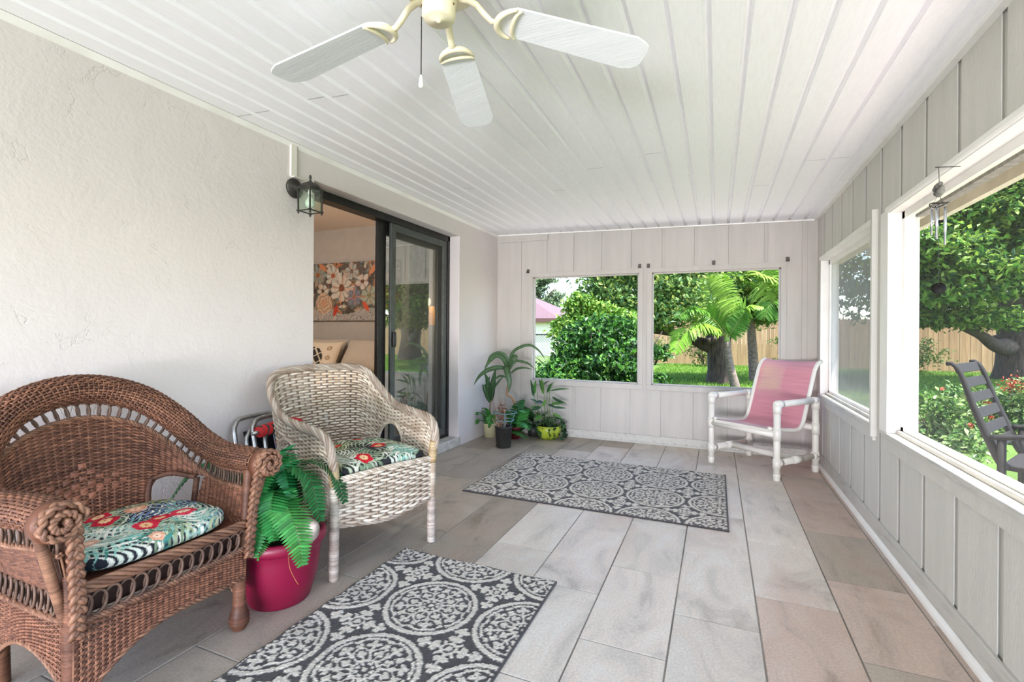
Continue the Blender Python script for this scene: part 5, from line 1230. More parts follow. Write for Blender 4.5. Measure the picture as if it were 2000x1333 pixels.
# ================================================================== bedroom
def paint_flowers(n, m):
    r = np.random.default_rng(21); I = np.zeros((n, m, 3)); X, Y = np.meshgrid(np.linspace(-.35, 1.30, n), np.linspace(0, 1, m), indexing='ij')
    base = [(74, 62, 54), (98, 86, 74), (60, 66, 66), (120, 104, 90)]
    I[:] = lin3((92, 82, 74))
    for k in range(420):
        x, y, an, L, w = r.uniform(-.4, 1.35), r.uniform(0.05, 1.05), r.uniform(0, 6.3), r.uniform(.06, .22), r.uniform(.008, .022)
        c = lin3([(70, 58, 50), (130, 112, 92), (96, 108, 104), (168, 150, 124), (54, 52, 50), (180, 116, 76), (112, 128, 130), (196, 184, 166)][int(r.integers(8))])
        dx, dy = X - x, (Y - y) * .7; s = dx * cos(an) + dy * sin(an); t = -dx * sin(an) + dy * cos(an); I[(np.abs(s) < L / 2) & (np.abs(t) < w * (1 - (2 * s / L) ** 2))] = c
    low = (Y < 0.16 + 0.05 * np.sin(9 * X)) & (r.random(X.shape) < .75); I[low] = lin3((176, 172, 168))
    def daisy(x, y, R, c, cc, k=9, ph=0.0):
        dx, dy = X - x, (Y - y) * .69; rr = np.hypot(dx, dy); th = np.arctan2(dy, dx) + ph + .12 * np.sin(23 * dx + 17 * dy)
        jag = 1 + .10 * np.sin(3 * th + 5 * x) + .07 * np.sin(7 * th + 9 * y)
        e = R * jag * (0.66 + 0.34 * np.abs(np.cos(k / 2 * th)) ** .5); q = rr < e; tone = 0.62 + .30 * np.abs(np.cos(k / 2 * th)) + .16 * np.sin(38 * th) * (rr / R)
        I[q] = lin3(c) * np.clip(tone[q], .3, 1.15)[:, None]; I[q & (np.abs(np.cos(k / 2 * th)) < .14) & (rr > R * .3)] = lin3((104, 86, 76))
        o = q & (np.sin(th * 4 + x * 30) > .72); I[o] = I[o] * .6 + lin3((206, 134, 96)) * .4
        I[rr < R * .27 * jag] = lin3(cc); d = (rr < R * .24) & (r.random(X.shape) < .4); I[d] = lin3((64, 42, 32))
    daisy(.34, .78, .12, (206, 208, 198), (198, 110, 60), 8); daisy(.18, .52, .085, (214, 208, 196), (90, 66, 50), 6); daisy(.78, .66, .095, (216, 208, 200), (120, 70, 48), 5, .4)
    daisy(.47, .56, .17, (216, 208, 194), (150, 90, 60), 9, .2); daisy(.10, .80, .12, (150, 160, 150), (180, 120, 70), 10); daisy(.66, .40, .11, (128, 134, 150), (196, 130, 110), 8); daisy(.88, .42, .12, (168, 178, 160), (150, 150, 110), 7); daisy(-.15, .55, .15, (206, 196, 186), (180, 120, 80), 8); daisy(1.12, .6, .14, (196, 160, 130), (110, 70, 50), 8)
    daisy(.62, .84, .10, (178, 182, 178), (140, 120, 100), 7)
    dx, dy = X - .20, (Y - .30) * .69; rr = np.hypot(dx, dy); q = rr < .125; th = np.arctan2(dy, dx); I[q] = lin3((218, 184, 156)) * (0.74 + .22 * np.sin(rr[q] * 120 + 1.6 * np.sin(3 * th[q] + 1) + 2.0 * np.sin(5 * th[q])))[:, None]; q2 = rr < .045; I[q2] = I[q2] * .6 + lin3((206, 130, 80)) * .4
    for x, y, an, c in ((.83, .24, -.9, (206, 84, 44)), (.38, .17, 1.2, (184, 56, 40)), (.93, .86, .9, (214, 140, 96)), (.18, .93, -.6, (204, 130, 84))):
        s = (X - x) * cos(an) + (Y - y) * .69 * sin(an); t = -(X - x) * sin(an) + (Y - y) * .69 * cos(an); I[(np.abs(s) < .08) & (np.abs(t) < .03 * (1 - (s / .08) ** 2))] = lin3(c)
    return np.clip(I, 0, 1)
n, m = 240, 130; I = paint_flowers(n, m)
x0, x1, z0, z1 = -5.61, -3.73, 1.25, 2.035
b = MB(); G = np.zeros((n, m, 3)); G[..., 0] = np.linspace(x0, x1, n)[:, None]; G[..., 1] = 5.082; G[..., 2] = np.linspace(z0, z1, m)[None, :]
b.grid(G, I); b.box(x0, x1, 5.083, 5.117, z0, z1, lin3((90, 80, 72)))
pa = b.build('painting', mat('canvas_paint', (255, 255, 255), (230, 230, 230), rough=0.6, attr=True, nscale=120)); tag(pa, 'wide canvas painting of cream and peach flowers over the bed', 'painting')
M_linen = mat('linen', (188, 178, 164), (176, 166, 152), rough=0.9, nscale=60, bump=0.2, bscale=200)
bed = thing('bed', 'bed with a tan cover under the flower painting, seen through the open door', 'bed', (-4.45, 4.1, 0.085))
b = MB(); b.box(-1.05, 1.05, -1.0, 1.0, .06, .28); b.build('bed_base', mat('bed_base', (120, 92, 70), rough=0.6), bed, bevel=0.01)
b = MB(); b.box(-1.03, 1.03, -.98, .98, .28, .49); b.build('mattress', M_linen, bed, bevel=0.04)
b = MB(); b.box(-1.06, 1.06, -1.01, .62, .16, .515); b.build('bed_cover', mat('tan_cover', (204, 170, 124), (190, 156, 112), rough=0.9, nscale=9), bed, bevel=0.03)
def pillow(name, loc, rx, rz, w, h, t, m, label, cat='pillow', paint=None):
    n_, m_ = 60, 44; U, V = np.meshgrid(np.linspace(-1, 1, n_), np.linspace(-1, 1, m_), indexing='ij')
    e = np.clip((1 - np.abs(U) ** 2.6) * (1 - np.abs(V) ** 2.6), 0, 1) ** .5; x = U * w / 2 * (1 - .07 * (1 - np.abs(V) ** 2)); y = V * h / 2 * (1 - .07 * (1 - np.abs(U) ** 2))
    b = MB(); b.grid(np.stack([x, y, e * t / 2], -1), paint); b.grid(np.stack([x, y, -e * t / 2], -1)[:, ::-1], None if paint is None else paint[:, ::-1])
    o = b.build(name, m, None, smooth=True); o.location = loc; o.rotation_euler = (rx, 0, rz); return tag(o, label, cat)
U, V = np.meshgrid(np.linspace(-1, 1, 60), np.linspace(-1, 1, 44), indexing='ij'); I = np.zeros((60, 44, 3)); I[:] = lin3((206, 192, 172))
u_, v_ = (U + .15) * cos(.6) + (V) * sin(.6), -(U + .15) * sin(.6) + V * cos(.6)
sh_ = (u_ / .40) ** 2 + (v_ / .66) ** 2 < 1; I[sh_] = lin3((34, 30, 28)); ln = sh_ & ((np.abs(np.sin(v_ * 6.5)) < .16) | (np.abs(np.abs(u_) - .17) < .035)); I[ln] = lin3((206, 196, 180))
for x, y, r in ((.55, .5, .14), (.62, -.1, .13), (.42, -.6, .12), (-.2, -.85, .1)): I[np.hypot(U - x, V - y) < r] = lin3((150, 126, 100)); I[np.hypot(U - x, V - y) < r * .5] = lin3((190, 170, 146))
pillow('throw_pillow', (-4.62, 4.66, .765), RAD(62), RAD(6), .52, .46, .14, mat('printed_pillow', (255, 255, 255), rough=0.9, attr=True), 'square throw pillow with a dark shell print on the bed', 'pillow', I)
pillow('bed_pillow', (-4.05, 4.84, .80), RAD(58), RAD(-3), .75, .46, .20, M_linen, 'plain linen bed pillow behind and right of the printed throw pillow')
pillow('bed_pillow', (-4.85, 4.88, .80), RAD(60), RAD(2), .75, .46, .20, M_linen, 'plain linen bed pillow behind and left of the printed throw pillow')
ns = thing('nightstand', 'dark wooden nightstand under the table lamp behind the glass door', 'nightstand', (-3.06, 4.72, .085))
M_wood = mat('dark_wood', (92, 70, 52), (74, 56, 42), rough=0.5, nscale=5, stretch=(1, 1, 8))
b = MB(); b.box(-.24, .24, -.20, .20, .08, .60); b.build('cabinet_body', M_wood, ns, bevel=.004); b = MB(); b.box(-.26, .26, -.22, .22, .60, .63); b.build('top', M_wood, ns, bevel=.005)
for z in (.12, .36):
    b = MB(); b.box(-.22, .22, -.215, -.20, z, z + .21); d = b.build('drawer', M_wood, ns, bevel=.004); b = MB(); b.sphere((0, -.228, z + .105), .012); b.build('knob', M_alu, d, smooth=True)
for sx in (-1, 1):
    for sy in (-1, 1): b = MB(); b.box(sx * .21 - .02, sx * .21 + .02, sy * .17 - .02, sy * .17 + .02, 0, .08); b.build('leg', M_wood, ns)
tl = thing('table_lamp', 'table lamp with a glowing tan shade on the nightstand behind the glass door', 'lamp', (-3.06, 4.70, .716))
b = MB(); b.lathe([(0, 0), (.075, 0), (.075, .02), (.03, .04), (.025, .10), (.05, .16), (.06, .22), (.04, .30), (.015, .36), (.012, .48), (0, .48)], n=28); b.build('base', mat('brass_lamp', (150, 124, 88), rough=0.35, metal=0.5), tl, smooth=True)
ms_ = mat('lamp_shade', (214, 168, 110), rough=0.9, transl=0.5); N_ = ms_.node_tree.nodes['Principled BSDF']; N_.inputs['Emission Color'].default_value = lin((255, 176, 96)); N_.inputs['Emission Strength'].default_value = 0.55
b = MB(); b.lathe([(.095, .47), (.080, .68)], n=32, cap=False); b.build('lamp_shade', ms_, tl, smooth=True)
lamp('bedside_bulb', 'POINT', 3, (-3.06, 4.70, 1.45), None, 0.05, (1.0, 0.75, 0.5))
lamp('bedroom_fill', 'POINT', 30, (-4.6, 2.7, 2.25), None, 0.15, (1.0, 0.90, 0.79))  # added to brighten the bedroom, no ceiling fitting there
def curtain():
    n_, m_ = 90, 30; y = np.linspace(3.78, 4.10, n_); z = np.linspace(.12, 2.12, m_)
    G = np.zeros((n_, m_, 3)); G[..., 0] = -2.66 + .022 * np.sin(np.arange(n_) * .62)[:, None]; G[..., 1] = y[:, None]; G[..., 2] = z[None]
    b = MB(); b.grid(G); return b
m = mat('leaf_print_curtain', (150, 158, 148), (86, 100, 92), rough=0.9, nscale=13, ndetail=1, nlo=0.50, nhi=0.56, transl=0.3)
tag(curtain().build('curtain', m, None, smooth=True), 'leaf-print curtain hanging just inside the glass door', 'curtain')

# ================================================================== the garden
GZ = -0.15
M_grass = mat('lawn_soil', (78, 102, 46), (62, 84, 36), rough=0.95, nscale=1.6, ndetail=9, bump=0.4, bscale=30, bdist=0.05, spec=0.1)
b = MB(); n = 40; gx = np.linspace(-40, 45, n); gy = np.linspace(-20, 70, n); X, Y = np.meshgrid(gx, gy, indexing='ij'); b.grid(np.stack([X, Y, 0 * X + GZ - .005], -1))
struct(b.build('ground', M_grass))
def grass():
    n = 60000; x = rng.uniform(-2.0, 13, n); y = rng.uniform(9.5, 21, n); y = np.where(x > 4, rng.uniform(7.5, 21.5, n), y)
    h = rng.uniform(.035, .085, n); a = rng.uniform(0, 2 * pi, n); w = .010
    p = np.stack([x, y, np.full(n, GZ - .004)], 1); s = np.stack([np.cos(a), np.sin(a), 0 * a], 1) * w; t = np.stack([rng.normal(0, .025, n), rng.normal(0, .025, n), h], 1)
    V = np.stack([p - s, p + s, p + t], 1).reshape(-1, 3); C = np.array([lin3(c) for c in [(140, 190, 70), (158, 204, 80), (116, 168, 58), (172, 208, 92)]])[rng.integers(4, size=n)] * rng.normal(1, .12, (n, 1))
    b = MB(); b.add(V, [(3 * i, 3 * i + 1, 3 * i + 2) for i in range(n)], np.repeat(np.clip(C, 0, 1), 3, axis=0)); o = b.build('lawn_grass', M_far); return o
tag(grass(), 'short bright green lawn grass around the tree trunks', 'grass', kind='stuff')
M_bark = mat('bark', (78, 66, 58), (44, 36, 32), rough=0.95, nscale=7, ndetail=8, stretch=(3, 3, .6), bump=0.8, bscale=14, bdist=0.03)
M_palmtrunk = mat('palm_trunk', (124, 110, 100), (88, 76, 68), rough=0.95, nscale=6, stretch=(2, 2, 6), bump=0.5, bscale=16, bdist=0.02)
def cluster_cloud(blobs, per, spread):
    """leaf positions in tufts scattered through ellipsoids given as (centre, radii, number of tufts)"""
    out = []
    for c, r, k in blobs:
        d = rng.normal(0, 1, (k, 3)); d /= np.linalg.norm(d, axis=1, keepdims=True); q = np.asarray(c) + d * np.asarray(r) * (rng.uniform(0, 1, (k, 1)) ** .38)
        p = q[:, None, :] + rng.normal(0, 1, (k, per, 3)) * np.array([spread, spread, spread * .5]); out.append(p.reshape(-1, 3))
    return np.vstack(out)
def tree(name, label, base, limbs, blobs, per, spread, size, cols, group=None, bark=M_bark, aspect=.5, bias=(0, 0, .6)):
    t = thing(name, label, 'tree', base, 0, group); B = np.array(base)
    b = MB()
    for P, r in limbs: b.tube(resample(np.array(P) - B, 24), np.interp(np.linspace(0, 1, 24), np.linspace(0, 1, len(r)), r), 12)
    b.build('trunk', bark, t, smooth=True)
    b = MB(); small_leaves(b, cluster_cloud(blobs, per, spread) - B, size, cols, .65, aspect, nrm_bias=bias); b.build('foliage', M_far, t); return t
def pb(x, y, D, rx, ry, rz, k): return (at(x, y, D), (rx, ry, rz), k)
TC = [(160, 194, 112), (138, 178, 100), (110, 154, 86), (186, 214, 110), (216, 226, 124), (140, 176, 122), (90, 134, 76)]
# the broad shade tree behind the end windows
B1 = (0.10, 13.6, GZ)
l1 = [([(.10, 13.6, GZ - .1), (.08, 13.6, .25), (.05, 13.6, .7), (.02, 13.6, 1.05)], [.40, .31, .29, .30]),
      ([(-.05, 13.6, .75), at(1362, 668, 12.6), at(1330, 654, 12.4), at(1300, 648, 12.2), at(1262, 640, 12.0), at(1200, 600, 11.8)], [.20, .12, .10, .09, .07, .05]),
      ([(.05, 13.6, .9), at(1385, 630, 12.7), at(1380, 580, 12.6), at(1370, 500, 12.5)], [.24, .18, .15, .10]), ([(.1, 13.6, .95), at(1425, 640, 12.8), at(1470, 600, 13), at(1520, 560, 13)], [.22, .15, .12, .08]),
      ([at(1390, 660, 12.5), at(1382, 668, 12.2), at(1400, 662, 12.1)], [.10, .09, .07])]
tree('shade_tree', 'broad shade tree with a thick dark trunk behind the palms, seen through the end windows', B1, l1,
     [pb(1200, 590, 11.6, 1.0, 1.0, .75, 120), pb(1290, 570, 11.4, .95, .9, .75, 110), pb(1175, 530, 12.2, .5, 1, .8, 50), pb(1250, 500, 11.5, 1.2, 1.2, .8, 120), pb(1330, 510, 12.0, 1.3, 1.2, .8, 110), pb(1300, 618, 11.2, .55, .6, .22, 36),
      pb(1400, 560, 13.0, 1.3, 1.3, .9, 110), pb(1480, 590, 13.4, 1.0, 1.2, .7, 80), pb(1440, 605, 13.2, .9, .8, .28, 40), pb(1340, 595, 12.2, .9, .8, .42, 70), pb(1500, 510, 13.5, 1.5, 1.4, 1.0, 90), pb(1260, 440, 12.0, 1.5, 1.6, .9, 80), pb(1420, 430, 13.0, 2.4, 1.6, 1.0, 90), pb(1220, 650, 11.3, .4, .6, .2, 20)], 34, .17, .14, TC)
# the tree beyond the side windows
B2 = (7.95, 18.4, GZ); Dd = 13.9
l2 = [([(7.95, 18.4, GZ - .1), (7.95, 18.4, .3), (7.9, 18.4, .9), (7.85, 18.4, 1.2)], [.62, .50, .44, .44]), ([(7.8, 18.4, .8), at(1945, 675, 13.4), at(1915, 655, 13.0), at(1880, 640, 12.6)], [.30, .18, .12, .08]), ([(7.9, 18.4, 1.0), at(1975, 600, 13.8), at(1960, 500, 13.5), at(1950, 400, 13)], [.40, .3, .24, .15]), ([(8.0, 18.4, 1.0), at(2040, 600, 14), at(2100, 500, 14)], [.34, .25, .2])]
TC2 = [(140, 186, 76), (172, 212, 92), (108, 162, 64), (76, 124, 54), (192, 220, 106), (62, 104, 48)]
tree('shade_tree', 'leafy tree with a dark leaning trunk across the lawn, seen through the near side window', B2, l2,
     [pb(1830, 480, 10.5, .9, .9, .35, 70), pb(1900, 520, 10.5, 1.0, 1.0, .3, 80), pb(1850, 570, 10.8, 1.1, 1.0, .28, 90), pb(1960, 560, 11, 1.0, 1.0, .28, 80), pb(1930, 420, 10.5, 1.1, 1.0, .35, 80), pb(1990, 360, 10.5, 1.0, 1.0, .4, 80), pb(1860, 400, 11, 1.0, 1, .35, 60), pb(1990, 470, 11, 1.0, 1.0, .3, 70), pb(1810, 540, 12, .9, .9, .4, 60), pb(1880, 620, 11.6, 1.0, .9, .2, 60), pb(1970, 625, 12.4, 1.0, .9, .2, 60), pb(1800, 610, 13, .8, .8, .4, 50), pb(1880, 330, 12.0, 1.6, 1.4, .6, 90), pb(1980, 290, 12.0, 1.8, 1.4, .6, 90), pb(1900, 480, 14, 2.2, 1.8, 1.6, 140), pb(2040, 480, 13, 1.6, 1.6, 1.6, 120), pb(1690, 560, 14, 1.6, 1.4, 1.0, 90), pb(1660, 500, 14, 1.4, 1.4, 1.0, 70)], 30, .16, .17, TC2)
# dense broadleaf shrub outside the left end window
B3 = (-1.5, 7.5, GZ)
BC = [(62, 118, 44), (48, 96, 40), (84, 146, 52), (40, 80, 38), (110, 168, 60), (56, 104, 50)]
t = thing('broadleaf_shrub', 'dense dark green broadleaf shrub filling the left end window', 'shrub', B3); B = np.array(B3)
b = MB()
for k in range(16):
    a = random.uniform(0, 6.28); e = random.uniform(1.0, 1.4); P = arc((random.uniform(-.4, .2), random.uniform(-.3, .3), 0), (cos(a) * cos(e), .6 * sin(a) * cos(e), sin(e)), random.uniform(.8, 1.5), .3, 8); b.tube(P, np.linspace(.022, .006, 8), 6)
b.build('branches', M_bark, t, smooth=True)
b = MB(); small_leaves(b, cluster_cloud([pb(1160, 700, 7.6, .66, .6, .60, 190), pb(1195, 720, 7.0, .42, .5, .5, 110), pb(1110, 735, 7.3, .50, .5, .30, 90), pb(1150, 655, 7.8, .36, .4, .30, 80), pb(1118, 685, 7.8, .26, .35, .20, 60), pb(1195, 655, 7.6, .34, .4, .30, 80), pb(1215, 690, 7.3, .30, .4, .5, 70), pb(1285, 690, 7.2, .16, .25, .07, 12), pb(1268, 748, 7.0, .22, .3, .10, 24), pb(1070, 750, 6.6, .26, .3, .20, 44), pb(1160, 790, 7.2, .8, .5, .3, 110)], 26, .075) - B, .092, BC, .75, .52, nrm_bias=(0, -.35, .5))
b.build('foliage', M_shrub, t)
# lime-leaved shrub behind the dark one
B4 = at(1130, 700, 9.4); B4 = (B4[0], B4[1], GZ); B = np.array(B4)
t = thing('broadleaf_shrub', 'bright lime green shrub rising behind the dense dark shrub, before the white house', 'shrub', B4)
b = MB()
for k in range(12):
    a = random.uniform(0, 6.28); e = random.uniform(.8, 1.4); P = arc((random.uniform(-.3, .3), random.uniform(-.2, .2), 0), (cos(a) * cos(e), .6 * sin(a) * cos(e), sin(e)), random.uniform(1.2, 1.9), .2, 8); b.tube(P, np.linspace(.022, .006, 8), 6)
b.build('branches', M_bark, t, smooth=True)
b = MB(); small_leaves(b, cluster_cloud([pb(1142, 610, 9.4, .34, .4, .34, 90), pb(1112, 632, 9.3, .26, .35, .14, 44), pb(1098, 650, 9.2, .16, .3, .10, 22), pb(1128, 590, 9.4, .16, .3, .18, 26), pb(1170, 620, 9.5, .34, .4, .30, 70), pb(1130, 660, 9.3, .40, .4, .30, 80), pb(1210, 630, 9.6, .4, .4, .3, 60), pb(1126, 720, 9.4, .5, .4, .5, 90)], 24, .08) - B, .10, [(150, 196, 72), (126, 176, 62), (176, 212, 92), (104, 156, 56)], .75, .52, nrm_bias=(0, -.35, .5)); b.build('foliage', M_shrub, t)
# palms
def palm(label, base, top, r, fronds, group='palms on the lawn'):
    t = thing('palm', label, 'palm tree', base, 0, group); B = np.array(base); T = np.array(top)
    b = MB(); P = resample([np.zeros(3) - [0, 0, .05], (T - B) * .5 + rng.normal(0, .03, 3), T - B], 30); b.tube(P, np.linspace(r * 1.25, r * .8, 30) * (1 + .05 * (np.arange(30) % 2)), 14); b.build('trunk', M_palmtrunk, t, smooth=True)
    b = MB(); b.tube(resample([T - B, T - B + np.array([0, 0, .25]), T - B + np.array([-.02, 0, .55])], 12), np.linspace(r * .75, r * .25, 12), 10, col=lin3((150, 170, 90))); b.build('crownshaft', M_leaf, t, smooth=True)
    for pts, wl, c in fronds:
        P = resample(np.vstack([T - B + np.array([0, 0, .1]), [np.array(at(x, y, D)) - B for x, y, D in pts]]), 40); b = MB()
        b.tube(P, np.linspace(.016, .003, 40), 6, col=lin3((176, 190, 104)))
        Tn, _, _ = frames(P)
        for k in range(44):
            f = .16 + .84 * k / 44; i = int(f * 39)
            ref = np.array([0, -1.0, .35]) if abs(Tn[i][2]) > .5 else np.array([0, -.35, 1.0])
            side = np.cross(Tn[i], ref); side /= np.linalg.norm(side)
            for s in (-1, 1):
                L = wl * (sin(pi * (.12 + .85 * f)) ** .6); d = side * s + Tn[i] * .65 + rng.normal(0, .08, 3); Q = arc(P[i], d, L, .75, 6)
                blade_leaf(b, Q, .045, ref, vary(c, .14), .25, prof=lambda t: np.clip(np.minimum(t * 6 + .3, (1 - t) * 1.8), 0, 1))
        b.build('frond', M_far, t, smooth=True)
    return t
Y1, Y2, Y3 = (150, 202, 62), (112, 170, 52), (176, 216, 92)
palm('short palm with a leaning grey trunk in front of the thick dark tree trunk', (0.42, 12.46, GZ), at(1420, 668, 11.35), .085,
     [([(1402, 620, 11.3), (1390, 575, 11.2), (1378, 540, 11.1)], .62, Y3), ([(1398, 630, 11.2), (1370, 605, 11.0), (1345, 600, 10.8), (1325, 622, 10.6)], .42, Y2), ([(1396, 640, 11.2), (1365, 632, 10.9), (1335, 650, 10.7), (1316, 690, 10.5)], .48, Y1),
      ([(1425, 640, 11.3), (1440, 615, 11.2), (1465, 598, 11.0), (1490, 600, 10.9)], .34, Y1), ([(1428, 650, 11.2), (1445, 625, 11.1), (1455, 610, 11.0)], .30, Y2), ([(1412, 610, 11.4), (1412, 560, 11.4), (1410, 535, 11.3)], .40, Y1), ([(1390, 645, 11.3), (1360, 615, 11.2), (1325, 612, 11.1)], .32, Y3)])
palm('taller palm with an upright grey trunk left of the pink chair back', (0.95, 14.5, GZ), at(1466, 618, 13.0), .11,
     [([(1475, 590, 12.9), (1462, 560, 12.4), (1430, 530, 12.0)], .8, Y1), ([(1470, 580, 12.8), (1478, 545, 12.5), (1470, 500, 12.2)], .85, Y2), ([(1480, 580, 12.6), (1510, 550, 12.2), (1530, 560, 12.0)], .8, Y3), ([(1450, 590, 13), (1430, 580, 12.8), (1415, 595, 12.6)], .55, Y2), ([(1485, 595, 12.8), (1505, 595, 12.6), (1515, 625, 12.4)], .5, Y2), ([(1480, 560, 12.8), (1495, 520, 12.3), (1520, 500, 12.0)], .85, Y1), ([(1470, 590, 13.2), (1440, 560, 13.2), (1420, 545, 13.2)], .6, Y2)])
palm('slim palm trunk at the right edge of the right end window', (1.62, 13.9, GZ), at(1524, 600, 12.2), .07,
     [([(1518, 580, 12), (1500, 545, 11.7), (1475, 530, 11.5)], .8, Y3), ([(1528, 580, 12), (1530, 540, 11.6), (1520, 500, 11.4)], .8, Y1), ([(1520, 590, 12), (1505, 590, 11.8), (1495, 620, 11.7)], .5, Y2), ([(1535, 585, 12), (1560, 560, 11.6), (1580, 600, 11.4)], .7, Y1)])
# timber fence along the back of the lawn
M_fence = mat('cedar_fence', (214, 178, 134), (190, 152, 112), rough=0.9, nscale=2.5, stretch=(5, 1, .5))
fz = thing('timber_fence', 'tall tan timber board fence along the back of the lawn', 'fence', (4, 21.4, GZ))
b = MB(); k = 0
for x in np.arange(-7, 22, .145): b.box(x, x + .14, -.011 + .004 * (k % 2), .011, .02, 1.85, np.ones(3) * rng.normal(1, .07)); k += 1
m = mat('fence_boards', (180, 146, 110), (160, 126, 92), rough=0.9, nscale=2.5, stretch=(5, 1, .5), attr=True); b.build('boards', m, fz)
for z in (.35, 1.5): b = MB(); b.box(-7, 22, .012, .05, z, z + .09); b.build('rail', M_fence, fz)
for x in np.arange(-7, 22, 2.4): b = MB(); b.box(x, x + .09, .05, .14, 0, 1.8); b.build('post', M_fence, fz)
# shrubs against the timber fence
def shrub(base, r, k, cols, label, size=.12, grp='shrubs against the timber fence'):
    t = thing('fence_shrub', label, 'shrub', base, 0, grp); b = MB()
    for i in range(9):
        a = random.uniform(0, 6.28); P = arc((0, 0, 0), (cos(a) * .5, sin(a) * .5, 1), r[2] * 1.3, .2, 7); b.tube(P, np.linspace(.02, .005, 7), 5)
    b.build('stems', M_bark, t, smooth=True); b = MB(); small_leaves(b, cluster_cloud([((0, 0, r[2]), r, k)], 16, .12), size, cols, .8, .5, nrm_bias=(0, -.3, .5)); b.build('foliage', M_far, t)
SC_ = [(132, 152, 78), (104, 132, 62), (150, 168, 96)]
shrub((-0.45, 20.2, GZ), (.8, .5, .8), 60, SC_, 'loose green shrub against the timber fence left of the thick tree trunk'); shrub((-2.3, 20.3, GZ), (.55, .5, .55), 34, SC_, 'small yellowish shrub against the timber fence at the left of the right end window'); shrub((2.55, 20.2, GZ), (.7, .5, .65), 44, SC_, 'green shrub against the timber fence right of the taller palm trunk'); shrub((6.1, 20.2, GZ), (1.0, .6, .6), 70, SC_, 'wide green shrub against the timber fence seen through the near side window')
# chain-link fence and the neighbour's house at the left
M_galv = mat('galvanised', (120, 122, 122), (100, 102, 104), rough=0.5, metal=0.6, nscale=12)
cl = thing('chain_link_fence', 'grey chain link fence beside the dense shrub, in front of the neighbouring house', 'fence', (-3.6, 11.0, GZ))
b = MB(); b.tube([(-3.4, 0, 1.225), (1.5, 0, 1.225)], .024, 10); b.build('top_rail', M_galv, cl, smooth=True)
for x in (-3.4, -.95, 1.5): b = MB(); b.tube([(x, .03, 0), (x, .03, 1.26)], .03, 10); b.build('post', M_galv, cl, smooth=True)
b = MB()
for k in range(-20, 78):
    x = -3.4 + k * .064
    for s in (-1, 1):
        xa, xb = (x, x + 1.2) if s > 0 else (x + 1.2, x)
        za, zb_ = 0.01, 1.21
        t0, t1 = 0.0, 1.0
        lo, hi = -3.4, 1.5
        if s > 0: t0 = max(0, (lo - xa) / (xb - xa)); t1 = min(1, (hi - xa) / (xb - xa))
        else: t0 = max(0, (xa - hi) / (xa - xb)); t1 = min(1, (xa - lo) / (xa - xb))
        if t1 - t0 < .02: continue
        b.tube([(xa + (xb - xa) * t0, 0, za + (zb_ - za) * t0), (xa + (xb - xa) * t1, 0, za + (zb_ - za) * t1)], .0035, 4)
b.build('wire_mesh', M_galv, cl)
hs = thing('house', 'neighbouring white house with a mauve shingle roof beyond the chain link fence', 'house', (-12.0, 24.0, GZ))
c0 = at(1092, 622, 26.0)
ex, ey, ez = c0[0] + 12.0, c0[1] - 24.0, c0[2] - GZ
b = MB(); b.box(-6, ex - .35, ey + .3, ey + 8, 0, ez + .05); b.build('wall', mat('house_wall', (222, 210, 188), rough=0.8), hs)
b = MB(); pk = 2.0; xr = ex; yr = ey
b.add([(-6, yr, ez), (xr, yr, ez), (xr, yr + 8, ez), (-6, yr + 8, ez), (-6, yr + 4, ez + pk), (xr - 4.2, yr + 4, ez + pk)], [(0, 1, 5, 4), (1, 2, 5), (2, 3, 4, 5), (0, 4, 3), (0, 3, 2, 1)])
b.build('roof', mat('mauve_shingle', (92, 70, 75), (78, 60, 66), rough=0.95, nscale=14, stretch=(1, 1, 6)), hs)
b = MB(); b.box(-6, xr + .02, yr - .04, yr, ez - .22, ez + .01); b.box(xr, xr + .04, yr, yr + 8, ez - .22, ez + .01); b.build('fascia', mat('brown_fascia', (100, 66, 60), rough=0.7), hs)
P0_ = at(1060, 700, 40); 
tree('background_tree', 'tall grey green tree beyond the roof of the neighbouring house', (P0_[0], P0_[1], GZ), [([(P0_[0], P0_[1], GZ - .2), at(1062, 620, 40), at(1072, 580, 40), at(1085, 565, 40)], [.4, .3, .2, .1]), ([at(1062, 620, 40), at(1052, 580, 40), at(1045, 550, 40)], [.28, .2, .1])],
     [pb(1046, 560, 40, .8, 1, .7, 30), pb(1068, 548, 40, .8, 1, .28, 18), pb(1056, 590, 40, 1.0, 1, .6, 40), pb(1078, 592, 40, .7, 1, .4, 22), pb(1040, 600, 40, 1.2, 1, .6, 40), pb(1088, 578, 40, .4, .8, .18, 8), pb(1040, 530, 40, 1.0, 1, .4, 20)], 22, .28, .36, [(150, 170, 134), (134, 158, 114), (166, 184, 142), (116, 140, 106)])
# flowering shrubs just outside the near side window
FC = [(96, 142, 66), (120, 166, 76), (76, 116, 56), (150, 184, 96), (170, 190, 120)]
def flower_shrub(base, blobs, label, red):
    t = thing('flowering_shrub', label, 'shrub', base, 0, 'flowering shrubs outside the near side window'); B = np.array(base)
    b = MB()
    for k in range(8):
        a = random.uniform(0, 6.28); P = arc((0, 0, 0), (cos(a) * .8, sin(a) * .8, 1), .5, .3, 6); b.tube(P, np.linspace(.012, .004, 6), 5)
    b.build('stems', M_bark, t, smooth=True)
    pts = cluster_cloud(blobs, 16, .07) - B; b = MB(); small_leaves(b, pts, .085, FC, .8, .5, nrm_bias=(0, -.3, .6)); b.build('foliage', M_shrub, t)
    b = MB()
    for x, y, D, r, k in red: small_leaves(b, np.array(at(x, y, D)) - B + rng.normal(0, r, (k, 3)), .035, [(226, 84, 60), (236, 130, 90), (214, 60, 50), (240, 190, 120)], 1.0, .9)
    b.build('blossoms', M_shrub, t)
Ds = 5.4
